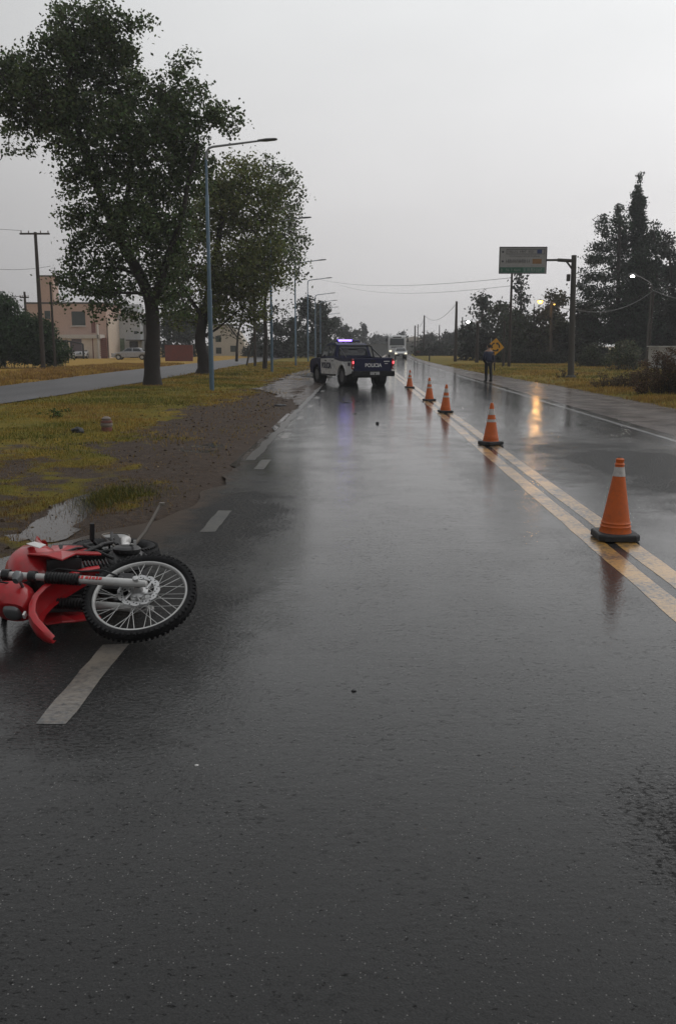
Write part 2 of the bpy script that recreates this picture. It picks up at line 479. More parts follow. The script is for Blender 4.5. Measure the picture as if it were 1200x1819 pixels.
def asphalt(name, dark=(.005, .005, .0052), pale=(.017, .0168, .0165), film=1.0, rough=.6, coatr=.04, brown=0.0, coatbump=1.0, coatw=1.0, soil=False):
    m = bpy.data.materials.new(name)
    t, p = nodes_of(m); l = t.links.new
    geo = N(t, 'NewGeometry'); P = geo.outputs['Position']
    v1 = N(t, 'TexVoronoi', in_Scale=150.0, in_Randomness=1.0); l(P, v1.inputs['Vector'])
    n1 = N(t, 'TexNoise', in_Scale=150.0, in_Detail=4.0, in_Roughness=.6); l(P, n1.inputs['Vector'])
    n2 = N(t, 'TexNoise', in_Scale=1.3, in_Detail=7.0, in_Roughness=.65); l(P, n2.inputs['Vector'])
    mpg = N(t, 'Mapping'); mpg.inputs['Scale'].default_value = (1.0, .12, 1.0); mpg.inputs['Rotation'].default_value = (0, 0, math.radians(1.35)); l(P, mpg.inputs[0])
    n3 = N(t, 'TexNoise', in_Scale=1.1, in_Detail=5.0, in_Roughness=.55); l(mpg.outputs[0], n3.inputs['Vector'])
    c = N(t, 'ValToRGB'); cr = c.color_ramp
    cr.elements[0].position = .3; cr.elements[0].color = (*dark, 1)
    cr.elements[1].position = .75; cr.elements[1].color = (*pale, 1)
    l(n1.outputs[0], c.inputs[0])
    # scattered pale stones in the aggregate
    sepc = N(t, 'SeparateColor'); l(v1.outputs['Color'], sepc.inputs[0])
    st = N(t, 'MapRange', in_1=.95, in_2=.98); l(sepc.outputs[0], st.inputs[0])
    dd = N(t, 'MapRange', in_1=.42, in_2=.25); l(v1.outputs['Distance'], dd.inputs[0])
    sm = N(t, 'Math', operation='MULTIPLY'); l(st.outputs[0], sm.inputs[0]); l(dd.outputs[0], sm.inputs[1])
    mx = N(t, 'MixRGB'); mx.inputs[2].default_value = (.16, .155, .15, 1); l(sm.outputs[0], mx.inputs[0]); l(c.outputs[0], mx.inputs[1])
    big = N(t, 'MapRange', in_1=.3, in_2=.7, in_3=.72, in_4=1.3); l(n3.outputs[0], big.inputs[0])
    sc_ = N(t, 'VectorMath', operation='SCALE'); l(mx.outputs[0], sc_.inputs[0]); l(big.outputs[0], sc_.inputs['Scale'])
    last = sc_.outputs[0]
    if brown:
        mb = N(t, 'MixRGB'); mb.inputs[2].default_value = (.10, .075, .062, 1)
        rb = N(t, 'MapRange', in_1=.38, in_2=.62, in_3=0.0, in_4=brown); l(n2.outputs[0], rb.inputs[0]); l(rb.outputs[0], mb.inputs[0]); l(last, mb.inputs[1])
        last = mb.outputs[0]
    if soil:
        # mud carried onto the left edge of the carriageway
        sx = N(t, 'SeparateXYZ'); l(P, sx.inputs[0])
        ax = N(t, 'Math', operation='MULTIPLY_ADD', in_1=-.0235); l(sx.outputs['Y'], ax.inputs[0]); l(sx.outputs['X'], ax.inputs[2])
        nn_ = N(t, 'TexNoise', in_Scale=3.2, in_Detail=8.0, in_Roughness=.7); l(P, nn_.inputs['Vector'])
        bb_ = N(t, 'Math', operation='MULTIPLY_ADD', in_1=1.1, in_2=-.55); l(nn_.outputs[0], bb_.inputs[0])
        cc_ = N(t, 'Math', operation='ADD'); l(ax.outputs[0], cc_.inputs[0]); l(bb_.outputs[0], cc_.inputs[1])
        smk = N(t, 'MapRange', in_1=-1.50, in_2=-1.78); l(cc_.outputs[0], smk.inputs[0])
        yk = N(t, 'MapRange', in_1=6.2, in_2=8.2); l(sx.outputs['Y'], yk.inputs[0])
        sm2 = N(t, 'Math', operation='MULTIPLY'); l(smk.outputs[0], sm2.inputs[0]); l(yk.outputs[0], sm2.inputs[1]); smk = sm2
        msx = N(t, 'MixRGB'); msx.inputs[2].default_value = (.060, .043, .032, 1); l(smk.outputs[0], msx.inputs[0]); l(last, msx.inputs[1])
        last = msx.outputs[0]
    l(last, p.inputs['Base Color'])
    p.inputs['Roughness'].default_value = rough
    bb = N(t, 'Bump', in_Strength=.5, in_Distance=.004); l(v1.outputs['Distance'], bb.inputs['Height']); l(bb.outputs[0], p.inputs['Normal'])
    # water film lying over the stones: thick and calm in places, thin and broken in others
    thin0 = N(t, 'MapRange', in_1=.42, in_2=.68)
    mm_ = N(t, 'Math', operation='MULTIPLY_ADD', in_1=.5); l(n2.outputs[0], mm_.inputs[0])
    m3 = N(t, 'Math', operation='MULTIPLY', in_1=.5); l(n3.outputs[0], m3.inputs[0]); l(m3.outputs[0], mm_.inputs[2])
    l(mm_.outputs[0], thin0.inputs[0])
    # worn, broken film; left patches also paint in the tree crowns' dark reflection
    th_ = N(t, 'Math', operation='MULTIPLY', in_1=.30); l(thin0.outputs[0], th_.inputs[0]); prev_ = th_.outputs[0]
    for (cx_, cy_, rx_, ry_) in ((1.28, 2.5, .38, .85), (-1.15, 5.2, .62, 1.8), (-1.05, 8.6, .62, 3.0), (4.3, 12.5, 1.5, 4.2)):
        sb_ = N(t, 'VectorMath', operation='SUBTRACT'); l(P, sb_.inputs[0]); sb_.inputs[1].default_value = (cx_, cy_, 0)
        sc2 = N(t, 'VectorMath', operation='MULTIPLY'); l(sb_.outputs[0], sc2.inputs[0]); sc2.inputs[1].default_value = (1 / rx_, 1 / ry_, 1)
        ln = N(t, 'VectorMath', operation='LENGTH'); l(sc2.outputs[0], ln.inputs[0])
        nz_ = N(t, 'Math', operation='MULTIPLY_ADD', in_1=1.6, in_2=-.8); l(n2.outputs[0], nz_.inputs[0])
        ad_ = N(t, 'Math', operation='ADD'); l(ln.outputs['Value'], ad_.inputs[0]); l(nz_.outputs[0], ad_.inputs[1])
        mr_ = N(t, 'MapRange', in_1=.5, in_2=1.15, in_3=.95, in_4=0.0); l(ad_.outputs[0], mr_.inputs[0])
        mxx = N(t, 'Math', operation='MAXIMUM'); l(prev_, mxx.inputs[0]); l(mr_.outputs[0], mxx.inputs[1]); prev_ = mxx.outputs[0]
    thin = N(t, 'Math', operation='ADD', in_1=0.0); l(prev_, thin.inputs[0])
    w1 = N(t, 'TexNoise', in_Scale=42.0, in_Detail=3.0, in_Roughness=.62); l(P, w1.inputs['Vector'])
    w2 = N(t, 'TexNoise', in_Scale=9.0, in_Detail=3.0, in_Roughness=.5); mw = N(t, 'Mapping'); mw.inputs['Scale'].default_value = (.6, 1.5, 1); l(P, mw.inputs[0]); l(mw.outputs[0], w2.inputs['Vector'])
    st1 = N(t, 'MapRange', in_1=0.0, in_2=1.0, in_3=.10 * coatbump, in_4=.9 * coatbump); l(thin.outputs[0], st1.inputs[0])
    c1 = N(t, 'Bump', in_Distance=.009); l(w1.outputs[0], c1.inputs['Height']); l(st1.outputs[0], c1.inputs['Strength'])
    c2 = N(t, 'Bump', in_Strength=.06 * coatbump, in_Distance=.02); l(w2.outputs[0], c2.inputs['Height']); l(c1.outputs[0], c2.inputs['Normal'])
    l(c2.outputs[0], p.inputs['Coat Normal'])
    l(c2.outputs[0], bb.inputs['Normal'])
    w4 = N(t, 'TexNoise', in_Scale=62.0, in_Detail=4.0, in_Roughness=.6)
    mq = N(t, 'Mapping'); mq.inputs['Scale'].default_value = (.55, 1.0, 1.0); l(P, mq.inputs[0]); l(mq.outputs[0], w4.inputs['Vector'])
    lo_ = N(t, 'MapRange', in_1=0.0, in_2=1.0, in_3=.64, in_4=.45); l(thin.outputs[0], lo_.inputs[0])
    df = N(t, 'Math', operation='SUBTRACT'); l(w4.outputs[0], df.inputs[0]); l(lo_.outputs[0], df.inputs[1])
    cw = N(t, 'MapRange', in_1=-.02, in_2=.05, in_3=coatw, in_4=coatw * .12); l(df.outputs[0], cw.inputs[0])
    fd = N(t, 'MapRange', in_1=0.0, in_2=1.0, in_3=1.0, in_4=.60); l(thin.outputs[0], fd.inputs[0])  # dims the patches; at left this is painted tree reflection
    # stone tips standing out of the film, everywhere
    w5 = N(t, 'TexNoise', in_Scale=125.0, in_Detail=3.0, in_Roughness=.7); l(P, w5.inputs['Vector'])
    g5 = N(t, 'MapRange', in_1=.36, in_2=.60, in_3=1.45, in_4=.74); l(w5.outputs[0], g5.inputs[0])
    w6 = N(t, 'TexVoronoi', in_Scale=70.0); l(mq.outputs[0], w6.inputs['Vector'])
    s6 = N(t, 'SeparateColor'); l(w6.outputs['Color'], s6.inputs[0])
    g6 = N(t, 'MapRange', in_1=.80, in_2=.97, in_3=1.0, in_4=.62); l(s6.outputs[1], g6.inputs[0])
    # the pitted look comes and goes from patch to patch
    pz = N(t, 'TexNoise', in_Scale=2.3, in_Detail=3.0); l(P, pz.inputs['Vector'])
    pk = N(t, 'MapRange', in_1=.42, in_2=.60); l(pz.outputs[0], pk.inputs[0])
    g6b = N(t, 'Mix'); g6b.inputs[2].default_value = 1.0; l(pk.outputs[0], g6b.inputs[0]); l(g6.outputs[0], g6b.inputs[3])
    g7 = N(t, 'Math', operation='MULTIPLY'); l(g5.outputs[0], g7.inputs[0]); l(g6b.outputs[0], g7.inputs[1])
    cw2 = N(t, 'Math', operation='MULTIPLY', use_clamp=True); l(cw.outputs[0], cw2.inputs[0]); l(g7.outputs[0], cw2.inputs[1]); cw = cw2
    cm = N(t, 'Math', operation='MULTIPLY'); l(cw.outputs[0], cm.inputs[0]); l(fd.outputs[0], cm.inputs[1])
    if soil:
        inv = N(t, 'MapRange', in_1=0.0, in_2=1.0, in_3=1.0, in_4=.30); l(smk.outputs[0], inv.inputs[0])
        cm2 = N(t, 'Math', operation='MULTIPLY'); l(cm.outputs[0], cm2.inputs[0]); l(inv.outputs[0], cm2.inputs[1]); cm = cm2
    l(cm.outputs[0], p.inputs['Coat Weight'])
    p.inputs['Coat IOR'].default_value = 1.335
    cro = N(t, 'MapRange', in_1=0.0, in_2=1.0, in_3=coatr, in_4=coatr * 1.3); l(thin.outputs[0], cro.inputs[0])
    l(cro.outputs[0], p.inputs['Coat Roughness'])
    p.inputs['Specular IOR Level'].default_value = .08
    return m
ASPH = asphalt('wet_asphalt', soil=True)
def strip(name, s0, s1, ylist, z, m, kind='structure', jit0=0, jit1=0, nxs=8, parent=None):
    """sheet between two offsets from the road axis; s0, s1 callables of Y"""
    V = []; Fc = []
    for j, Y in enumerate(ylist):
        a = float(s0(Y)) + (jit0 * (fbm(np.array([Y * 1.0]), np.array([3.0]), 1.3, 4, 6)[0] - .5) if jit0 else 0)
        b = float(s1(Y)) + (jit1 * (fbm(np.array([Y * 1.0]), np.array([8.0]), 1.3, 4, 7)[0] - .5) if jit1 else 0)
        for k in range(nxs + 1):
            V.append((CX(Y) + a + (b - a) * k / nxs, Y, z if not callable(z) else z(k / nxs, Y)))
    n = nxs + 1
    for j in range(len(ylist) - 1):
        for k in range(nxs):
            a = j * n + k; Fc.append((a, a + 1, a + 1 + n, a + n))
    me = bpy.data.meshes.new(name); me.from_pydata(V, [], Fc); me.materials.append(m); me.update()
    return link(name, me, parent, kind=kind)
yl = list(np.arange(-12, 40, .12)) + list(np.arange(40, 200, 3)) + list(np.arange(200, 900, 20))
def road_left(Y): return S_L - 1.15 * (1 - float(smooth01((Y - 6.3) / 3.2)))
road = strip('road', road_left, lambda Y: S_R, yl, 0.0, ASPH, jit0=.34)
SHM = asphalt('wet_gravelly_shoulder', dark=(.025, .02, .018), pale=(.08, .062, .054), rough=.6, coatr=.12, brown=.85, coatbump=1.8, coatw=.5)
yl2 = list(np.arange(-12, 60, .3)) + list(np.arange(60, 200, 3)) + list(np.arange(200, 900, 20))
strip('right_shoulder', lambda Y: S_R - .1, lambda Y: float(shoulder_right(Y)), yl2, -.005, SHM, jit1=.5)
# paved apron beside the patrol truck, left
yl3 = list(np.arange(25.5, 70, .3))
strip('left_apron', lambda Y: -1.9 - 2.0 * float(smooth01((Y - 25.5) / 9)) + .9 * float(smooth01((Y - 52) / 18)), lambda Y: S_L + .12, yl3, lambda k, Y: -.006 + .075 * (1 - k) ** .7 * float(smooth01((Y - 25) / 8)) + .003, SHM, jit0=1.1)
STM = asphalt('worn_concrete_street', dark=(.05, .048, .05), pale=(.10, .096, .10), rough=.6, coatr=.3, coatbump=.8, coatw=.22)
yl4 = list(np.arange(-12, 100, 1.0)) + list(np.arange(100, 600, 15))
strip('side_street', lambda Y: float(street_out(Y)), lambda Y: float(street_in(Y)), yl4, .079, STM, jit0=.3, jit1=.3)

# ---- painted lines
def paint(name, col, wear=.5, base=(.03, .03, .03)):
    m = bpy.data.materials.new(name)
    t, p = nodes_of(m); l = t.links.new
    geo = N(t, 'NewGeometry'); P = geo.outputs['Position']
    n1 = N(t, 'TexNoise', in_Scale=26.0, in_Detail=7.0, in_Roughness=.75); l(P, n1.inputs['Vector'])
    n2 = N(t, 'TexNoise', in_Scale=1.8, in_Detail=4.0, in_Roughness=.6); l(P, n2.inputs['Vector'])
    ad = N(t, 'Math', operation='MULTIPLY_ADD', in_1=.45); l(n2.outputs[0], ad.inputs[0])
    a2 = N(t, 'Math', operation='MULTIPLY', in_1=.6); l(n1.outputs[0], a2.inputs[0]); l(a2.outputs[0], ad.inputs[2])
    r = N(t, 'MapRange', in_1=.62 - .22 * wear, in_2=.70 - .12 * wear); l(ad.outputs[0], r.inputs[0])
    mx = N(t, 'MixRGB'); mx.inputs[1].default_value = (*col, 1); mx.inputs[2].default_value = (*base, 1); l(r.outputs[0], mx.inputs[0])
    v = N(t, 'MapRange', in_1=.3, in_2=.7, in_3=.75, in_4=1.1); l(n1.outputs[0], v.inputs[0])
    sc_ = N(t, 'VectorMath', operation='SCALE'); l(mx.outputs[0], sc_.inputs[0]); l(v.outputs[0], sc_.inputs['Scale'])
    l(sc_.outputs[0], p.inputs['Base Color'])
    p.inputs['Roughness'].default_value = .45
    p.inputs['Coat Weight'].default_value = .9; p.inputs['Coat IOR'].default_value = 1.34; p.inputs['Coat Roughness'].default_value = .14
    w1 = N(t, 'TexNoise', in_Scale=40.0, in_Detail=3.0); l(P, w1.inputs['Vector'])
    b = N(t, 'Bump', in_Strength=.35, in_Distance=.006); l(w1.outputs[0], b.inputs['Height']); l(b.outputs[0], p.inputs['Coat Normal']); l(b.outputs[0], p.inputs['Normal'])
    return m
YEL = paint('worn_yellow_paint', (.56, .30, .055), .75)
WHT = paint('worn_white_paint', (.185, .16, .13), .75)
WHT3 = paint('half_worn_white_paint', (.125, .108, .088), .95)
WHT2 = paint('faint_white_paint', (.15, .146, .142), .95)
for a, b in ((1.93, 2.10), (2.185, 2.36)):
    strip('centre_line', lambda Y, a=a: a, lambda Y, b=b: b, yl, .002, YEL, parent=road, nxs=2, jit0=.022, jit1=.022)
strip('right_edge_line', lambda Y: 5.52, lambda Y: 5.64, yl, .002, WHT2, parent=road, nxs=1, jit0=.02)
def dash(y0, y1, off=-1.36, w=.14):
    V = []; Fc = []
    n = 8
    for j in range(n + 1):
        Y = y0 + (y1 - y0) * j / n
        for s_ in (-1, 1):
            V.append((CX(Y) + off + s_ * w / 2 + random.uniform(-.006, .006), Y + (random.uniform(-.02, .02) if j in (0, n) else 0), .002))
    for j in range(n): Fc.append((2 * j, 2 * j + 1, 2 * j + 3, 2 * j + 2))
    me = bpy.data.meshes.new('edge_dash'); me.from_pydata(V, [], Fc); me.materials.append(WHT if y1 < 6.5 else WHT3)
    link('edge_dash', me, road)
y = 4.775 - 1.06 - 4.13
while y < 130:
    dash(y, y + 1.06); y += 4.13
# crack-sealed seam along the left edge of the lane
SEAM = paint('greyed_old_edge', (.032, .028, .024), 1.0, base=(.035, .028, .022))
SEAM.node_tree.nodes['Principled BSDF'].inputs['Coat Weight'].default_value = .45
strip('edge_seam', lambda Y: -1.66, lambda Y: -1.52, list(np.arange(13, 45, .12)), .002, SEAM, parent=road, nxs=1, jit0=.16, jit1=.14)

# ---- puddles
def puddle(px, py, rx, ry, name='puddle', z=None, seed=0):
    p = G(px, py); r = random.Random(seed)
    V = [(p.x, p.y, 0)]; n = 40
    ph = [r.uniform(0, 6.28) for _ in range(4)]
    for k in range(n):
        t = 2 * math.pi * k / n
        q = 1 + .06 * math.sin(2 * t + ph[0]) + .05 * math.sin(3 * t + ph[1]) + .09 * math.sin(7 * t + ph[2]) + .06 * math.sin(11 * t + ph[3])
        V.append((p.x + rx * q * math.cos(t), p.y + ry * q * math.sin(t), 0))
    me = bpy.data.meshes.new(name)
    me.from_pydata(V, [], [(0, k + 1, (k + 1) % n + 1) for k in range(n)])
    zz = gh(p.x, p.y) + .035 if z is None else z
    m = MATS.get('puddle_water')
    if m is None:
        m = bpy.data.materials.new('puddle_water'); MATS['puddle_water'] = m
        t, pr = nodes_of(m); l = t.links.new
        pr.inputs['Base Color'].default_value = (.035, .028, .024, 1); pr.inputs['Roughness'].default_value = .12
        pr.inputs['IOR'].default_value = 1.2
        geo = N(t, 'NewGeometry'); w = N(t, 'TexNoise', in_Scale=22.0, in_Detail=3.0); l(geo.outputs['Position'], w.inputs['Vector'])
        b = N(t, 'Bump', in_Strength=.25, in_Distance=.006); l(w.outputs[0], b.inputs['Height']); l(b.outputs[0], pr.inputs['Normal'])
    me.materials.append(m)
    o = link(name, me, kind='structure'); o.location.z = zz
    return o
puddle(120, 914, .42, 1.45, z=.001, seed=3)
puddle(560, 668, 1.0, 3.2, z=.072, seed=5)
for (a_x, a_y, a_r, a_l, sd_) in ((452, 792, .30, 1.3, 11), (420, 815, .22, .8, 12), (497, 748, .32, 2.2, 13), (360, 800, .3, .7, 14)):
    p_ = G(a_x, a_y); puddle(a_x, a_y, a_r, a_l, z=gh(p_.x, p_.y) - .001, seed=sd_)

# ---- grass blades on the verges
def blade_mat():
    m = bpy.data.materials.new('grass_blades')
    t, p = nodes_of(m); l = t.links.new
    at = N(t, 'Attribute', attribute_name='tint'); l(at.outputs['Color'], p.inputs['Base Color'])
    p.inputs['Roughness'].default_value = .6; p.inputs['Specular IOR Level'].default_value = .25
    return m
BLM = blade_mat()
def blades(name, X, Y, H, Wd, C, z=None):
    n = len(X)
    Z = ground_h(X, Y) - .005 if z is None else z
    ang = rng.random(n) * 6.283; lean = (rng.random(n)) * H * .9; la = rng.random(n) * 6.283
    dx, dy = np.cos(ang) * Wd / 2, np.sin(ang) * Wd / 2
    b0 = np.stack([X - dx, Y - dy, Z], 1); b1 = np.stack([X + dx, Y + dy, Z], 1)
    mid = np.stack([X + np.cos(la) * lean * .35, Y + np.sin(la) * lean * .35, Z + H * .6], 1)
    m0 = mid - np.stack([dx, dy, dx * 0], 1) * .7; m1 = mid + np.stack([dx, dy, dx * 0], 1) * .7
    tip = np.stack([X + np.cos(la) * lean, Y + np.sin(la) * lean, Z + H], 1)
    V = np.stack([b0, b1, m1, m0, tip], 1).reshape(-1, 3)
    i = np.arange(n) * 5
    T = np.concatenate([np.stack([i, i + 1, i + 2], 1), np.stack([i, i + 2, i + 3], 1), np.stack([i + 3, i + 2, i + 4], 1)])
    Cc = np.repeat(C, 5, axis=0)
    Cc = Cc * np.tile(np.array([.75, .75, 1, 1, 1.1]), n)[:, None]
    o = link(name, npmesh(name, V, T, BLM, Cc), kind='stuff')
    return o
GREENS = np.array([[.075, .095, .014], [.135, .145, .020], [.21, .18, .026], [.33, .225, .042], [.38, .24, .05], [.24, .135, .034]])
def grass_field(name, s0f, s1f, Y0, Y1, dens, h, w, straw=0.0, sub=1.0, dim=1.05):
    n = int(dens * (Y1 - Y0) * 8)
    Y = rng.random(n) * (Y1 - Y0) + Y0
    a, b = s0f(Y), s1f(Y)
    keep = rng.random(n) < np.abs(b - a) / 8
    S = a + (b - a) * rng.random(n)
    X = S + CXn(Y)
    m = mudness(X, Y)
    patch = fbm(X, Y, .9, 3, 8.0)
    keep &= rng.random(n) < np.clip((1 - m) * 1.2 + .10, 0, 1) * np.clip((patch - .25) * 3.0, .15, 1) * sub
    X, Y, m, patch = X[keep], Y[keep], m[keep], patch[keep]
    n = len(X)
    tone = fbm(X, Y, .5, 4, 9.0) * 1.5 - .3 + straw + (m * .4) + rng.normal(0, .13, n)
    idx = np.clip(tone * 5.2, 0, 5); lo = np.floor(idx).astype(int); hi = np.minimum(lo + 1, 5); f = (idx - lo)[:, None]
    C = GREENS[lo] * (1 - f) + GREENS[hi] * f
    C = C * (rng.random(n) * .5 + .7)[:, None]
    C = C * dim * (.55 + .9 * fbm(X, Y, 1.4, 3, 15.0))[:, None]
    H = h * (.35 + .9 * rng.random(n)) * (.5 + patch)
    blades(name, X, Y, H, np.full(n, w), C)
vx = lambda v: (lambda Y: np.full(np.shape(Y), float(v)))
grass_field('verge_grass', vx(-6.2), vx(-1.9), 5.5, 13, 2300, .032, .006, straw=.16, dim=.72)
grass_field('verge_grass', vx(-9.0), vx(-1.9), 13, 24, 620, .055, .011, straw=.04, dim=.9)
grass_field('verge_grass', vx(-10.0), vx(-2.4), 24, 45, 300, .07, .018, straw=-.02, dim=.95)
grass_field('verge_grass', vx(-10.2), vx(-3.0), 45, 90, 90, .10, .035, straw=.05)
grass_field('verge_grass', lambda Y: shoulder_right(Y) - .2, vx(15), 19, 40, 330, .10, .016, straw=.12)
grass_field('verge_grass', lambda Y: shoulder_right(Y) - .2, vx(24), 40, 80, 130, .12, .03, straw=.08)
grass_field('verge_grass', vx(-22), lambda Y: street_out(Y) - .1, 30, 80, 120, .16, .035, straw=.42)

# dead leaves, clods and small stones strewn over the mud
n = 2600
Y = 6.5 + rng.random(n) ** 1.5 * 26; S = -1.8 - rng.random(n) ** 1.1 * 4.2; X = S + CXn(Y)
tone = rng.random(n)
C = np.where(tone[:, None] < .45, np.array([.05, .034, .022]), np.where(tone[:, None] < .8, np.array([.10, .07, .04]), np.array([.20, .15, .09]))) * (rng.random(n) * .6 + .6)[:, None]
sz = (.006 + .018 * rng.random(n) ** 2) * (1 + (Y - 6) * .035)
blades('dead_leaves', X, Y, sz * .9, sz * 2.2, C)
# ================================================================== MATERIALS FOR THINGS
M_BLACK = mat('black_plastic', (.010, .010, .011), .5, bump=.2, spec=.3)
M_RUB = mat('tyre_rubber', (.010, .010, .011), .7, spec=.25, bump=.3, bscale=60)
M_RED = mat('red_plastic', (.42, .012, .018), .35, coat=.4, var=.2, dirt=.42)
M_STEEL = mat('brushed_alloy', (.5, .5, .5), .35, metal=.8, dirt=.25)
M_ALLOY = mat('pale_alloy', (.52, .52, .51), .4, metal=.3, dirt=.2)
M_DARKM = mat('dark_engine_metal', (.05, .05, .052), .4, metal=.7, dirt=.3)
M_CHAIN = mat('chain_metal', (.12, .10, .08), .5, metal=.7)
M_WHITEP = mat('white_plastic', (.6, .59, .58), .4, dirt=.25)
M_LENS = mat('clear_lens', (.16, .165, .17), .12, metal=.3)
M_GLASS = mat('dark_glass', (.02, .024, .028), .06, var=.05, spec=.7)
M_GOLD = mat('fork_sticker_red', (.5, .03, .03), .4)

# ================================================================== FALLEN MOTORCYCLE
mF = Vector((.34, -.94, .04)).normalized()
mU = Vector((-.93, -.34, .055)); mU = (mU - mF * mU.dot(mF)).normalized()
mL = mU.cross(mF)
FW = G(249, 1059, .235)
root = thing('motorcycle', 'red off-road motorcycle lying on its side across the dashed edge line', 'motorcycle')
root.matrix_world = Matrix(((mF.x, mL.x, mU.x, FW.x), (mF.y, mL.y, mU.y, FW.y), (mF.z, mL.z, mU.z, FW.z), (0, 0, 0, 1)))
RAKE = math.radians(27); STEER = math.radians(34)
Dx = Vector((-math.sin(RAKE), 0, math.cos(RAKE)))          # up the fork
Fx = Vector((math.cos(RAKE), 0, math.sin(RAKE)))           # ahead of the fork
R_st = Matrix.Rotation(-STEER, 4, Dx)
# fork frame: x = ahead, y = left, z = up the fork, origin at the axle
MF = R_st @ Matrix(((Fx.x, 0, Dx.x, 0), (0, 1, 0, 0), (Fx.z, 0, Dx.z, 0), (0, 0, 0, 1)))
_c = root.matrix_world @ MF
print('WHEEL NORMAL', (_c.to_3x3() @ Vector((0, 1, 0))), 'FWD', _c.to_3x3() @ Vector((1, 0, 0)), 'UPFORK', _c.to_3x3() @ Vector((0, 0, 1)))

def wheel(parent, M, R, tr, rimR, name, disc=.12, nsp=36):
    """M maps wheel frame (axle along z) to parent"""
    h = MB().lathe([(.022, -.085), (.03, -.08), (.03, -.045), (.058, -.04), (.058, -.034), (.03, -.03), (.03, .03), (.052, .036), (.052, .042), (.028, .05), (.02, .085)], 20, M)
    hub = h.build(name, M_STEEL, parent, smooth=True)
    t_ = MB().torus(R - tr, tr, 72, 14, M, sq=1.25)
    tyre = t_.build('tyre', M_RUB, hub, smooth=True)
    kb = MB()
    for i in range(64):
        a = 2 * math.pi * i / 64
        rot = Matrix.Rotation(a, 4, 'Z')
        offs = (-.026, .0, .026) if i % 2 else (-.014, .014)
        for o_ in offs:
            kb.box((R - .003 - abs(o_) * .12, 0, o_), (.007, .015, .014), M @ rot)
        for s_ in (-1, 1):
            kb.box((R - tr * .45, .004 * s_, s_ * tr * 1.12), (.018, .014, .010), M @ rot)
    kb.build('tread_block', M_RUB, hub, kind='stuff')
    r_ = MB().torus(rimR, .0115, 72, 10, M, sq=1.5)
    r_.build('rim', M_ALLOY, hub, smooth=True)
    base = None
    for i in range(nsp):
        side = 1 if i % 2 else -1
        cross = 1 if (i // 2) % 2 else -1
        a = 2 * math.pi * i / nsp
        a0 = a + cross * 1.15
        p0 = M @ Vector((.05 * math.cos(a0), .05 * math.sin(a0), side * .036))
        p1 = M @ Vector((rimR * math.cos(a), rimR * math.sin(a), side * .004))
        MB().tube([p0, p1], .0021, 5).build('spoke', M_ALLOY, hub)
    if disc:
        d = MB()
        n = 48; vs = []
        for i in range(n):
            a = 2 * math.pi * i / n
            ro = disc * (1.0 + .03 * math.sin(a * 12)); ri = disc * .74
            for r in (ri, ro):
                for z in (.045, .049):
                    vs.append(M @ Vector((r * math.cos(a), r * math.sin(a), z)))
        fs = []
        for i in range(n):
            a = i * 4; b = ((i + 1) % n) * 4
            fs += [(a, a + 2, b + 2, b), (a + 1, b + 1, b + 3, a + 3), (a + 2, a + 3, b + 3, b + 2), (a, b, b + 1, a + 1)]
        d.add(vs, fs)
        for k in range(6):
            a = 2 * math.pi * k / 6
            d.tube([M @ Vector((.045 * math.cos(a), .045 * math.sin(a), .045)), M @ Vector((disc * .78 * math.cos(a + .4), disc * .78 * math.sin(a + .4), .047))], .006, 6)
        d.build('brake_disc', M_STEEL, hub)
        hl = MB()
        for k in range(36):
            a = 2 * math.pi * k / 36
            r = disc * (.80 + .065 * (k % 3))
            hl.lathe([(.0045, .0488), (.0045, .0496)], 8, M @ Matrix.Translation((r * math.cos(a), r * math.sin(a), 0)))
        hl.build('disc_hole', M_BLACK, hub, kind='stuff')
    return hub
Mw = Matrix(((1, 0, 0, 0), (0, 0, 1, 0), (0, -1, 0, 0), (0, 0, 0, 1)))     # z axis -> +y (left)
wheel(root, MF @ Mw, .325, .0265, .267, 'front_wheel')
wheel(root, Matrix.Translation((-1.43, 0, -.01)) @ Mw, .315, .05, .228, 'rear_wheel', disc=0)

def fk(*p): return MF @ Vector(p)
for s_ in (1, -1):
    y_ = .105 * s_
    MB().tube([fk(0, y_, -.06), fk(0, y_, -.055), fk(0, y_, .01), fk(0, y_, .04), fk(0, y_, .345)], [.012, .019, .0225, .0245, .0245], 16).build('fork_leg', M_ALLOY, root, smooth=True)
    bp = []; br = []
    for k in range(23):
        bp.append(fk(0, y_, .335 + .20 * k / 22)); br.append(.032 if k % 2 else .0365)
    MB().tube(bp, br, 16).build('fork_boot', M_BLACK, root, smooth=True)
    MB().tube([fk(0, y_, .53), fk(0, y_, .82)], .0215, 14).build('fork_tube', M_ALLOY, root, smooth=True)
    for z_ in (.62, .78):
        MB().lathe([(.032, -.022), (.034, 0), (.032, .022)], 14, MF @ Matrix.Translation((0, y_, z_))).build('fork_clamp', M_DARKM, root, smooth=True)
st = MB().box((-.005, 0, .62), (.06, .2, .04), MF).box((-.005, 0, .78), (.06, .2, .03), MF).tube([fk(-.035, 0, .60), fk(-.035, 0, .80)], .026, 12)
st.build('triple_clamp', M_DARKM, root, bevel=.006)
# red lettering on the fork leg: worn, blocky strokes
stk = MB()
xx = .20
for k, w_ in enumerate((.017, .012, .017, .010, .018, .014, .012, .016)):
    stk.box((.004, .105 + .0243, xx + w_ / 2), (.022 if k % 2 else .017, .004, w_), MF)
    xx += w_ + (.006 if k != 4 else .012)
stk.build('lettering', M_GOLD, root)
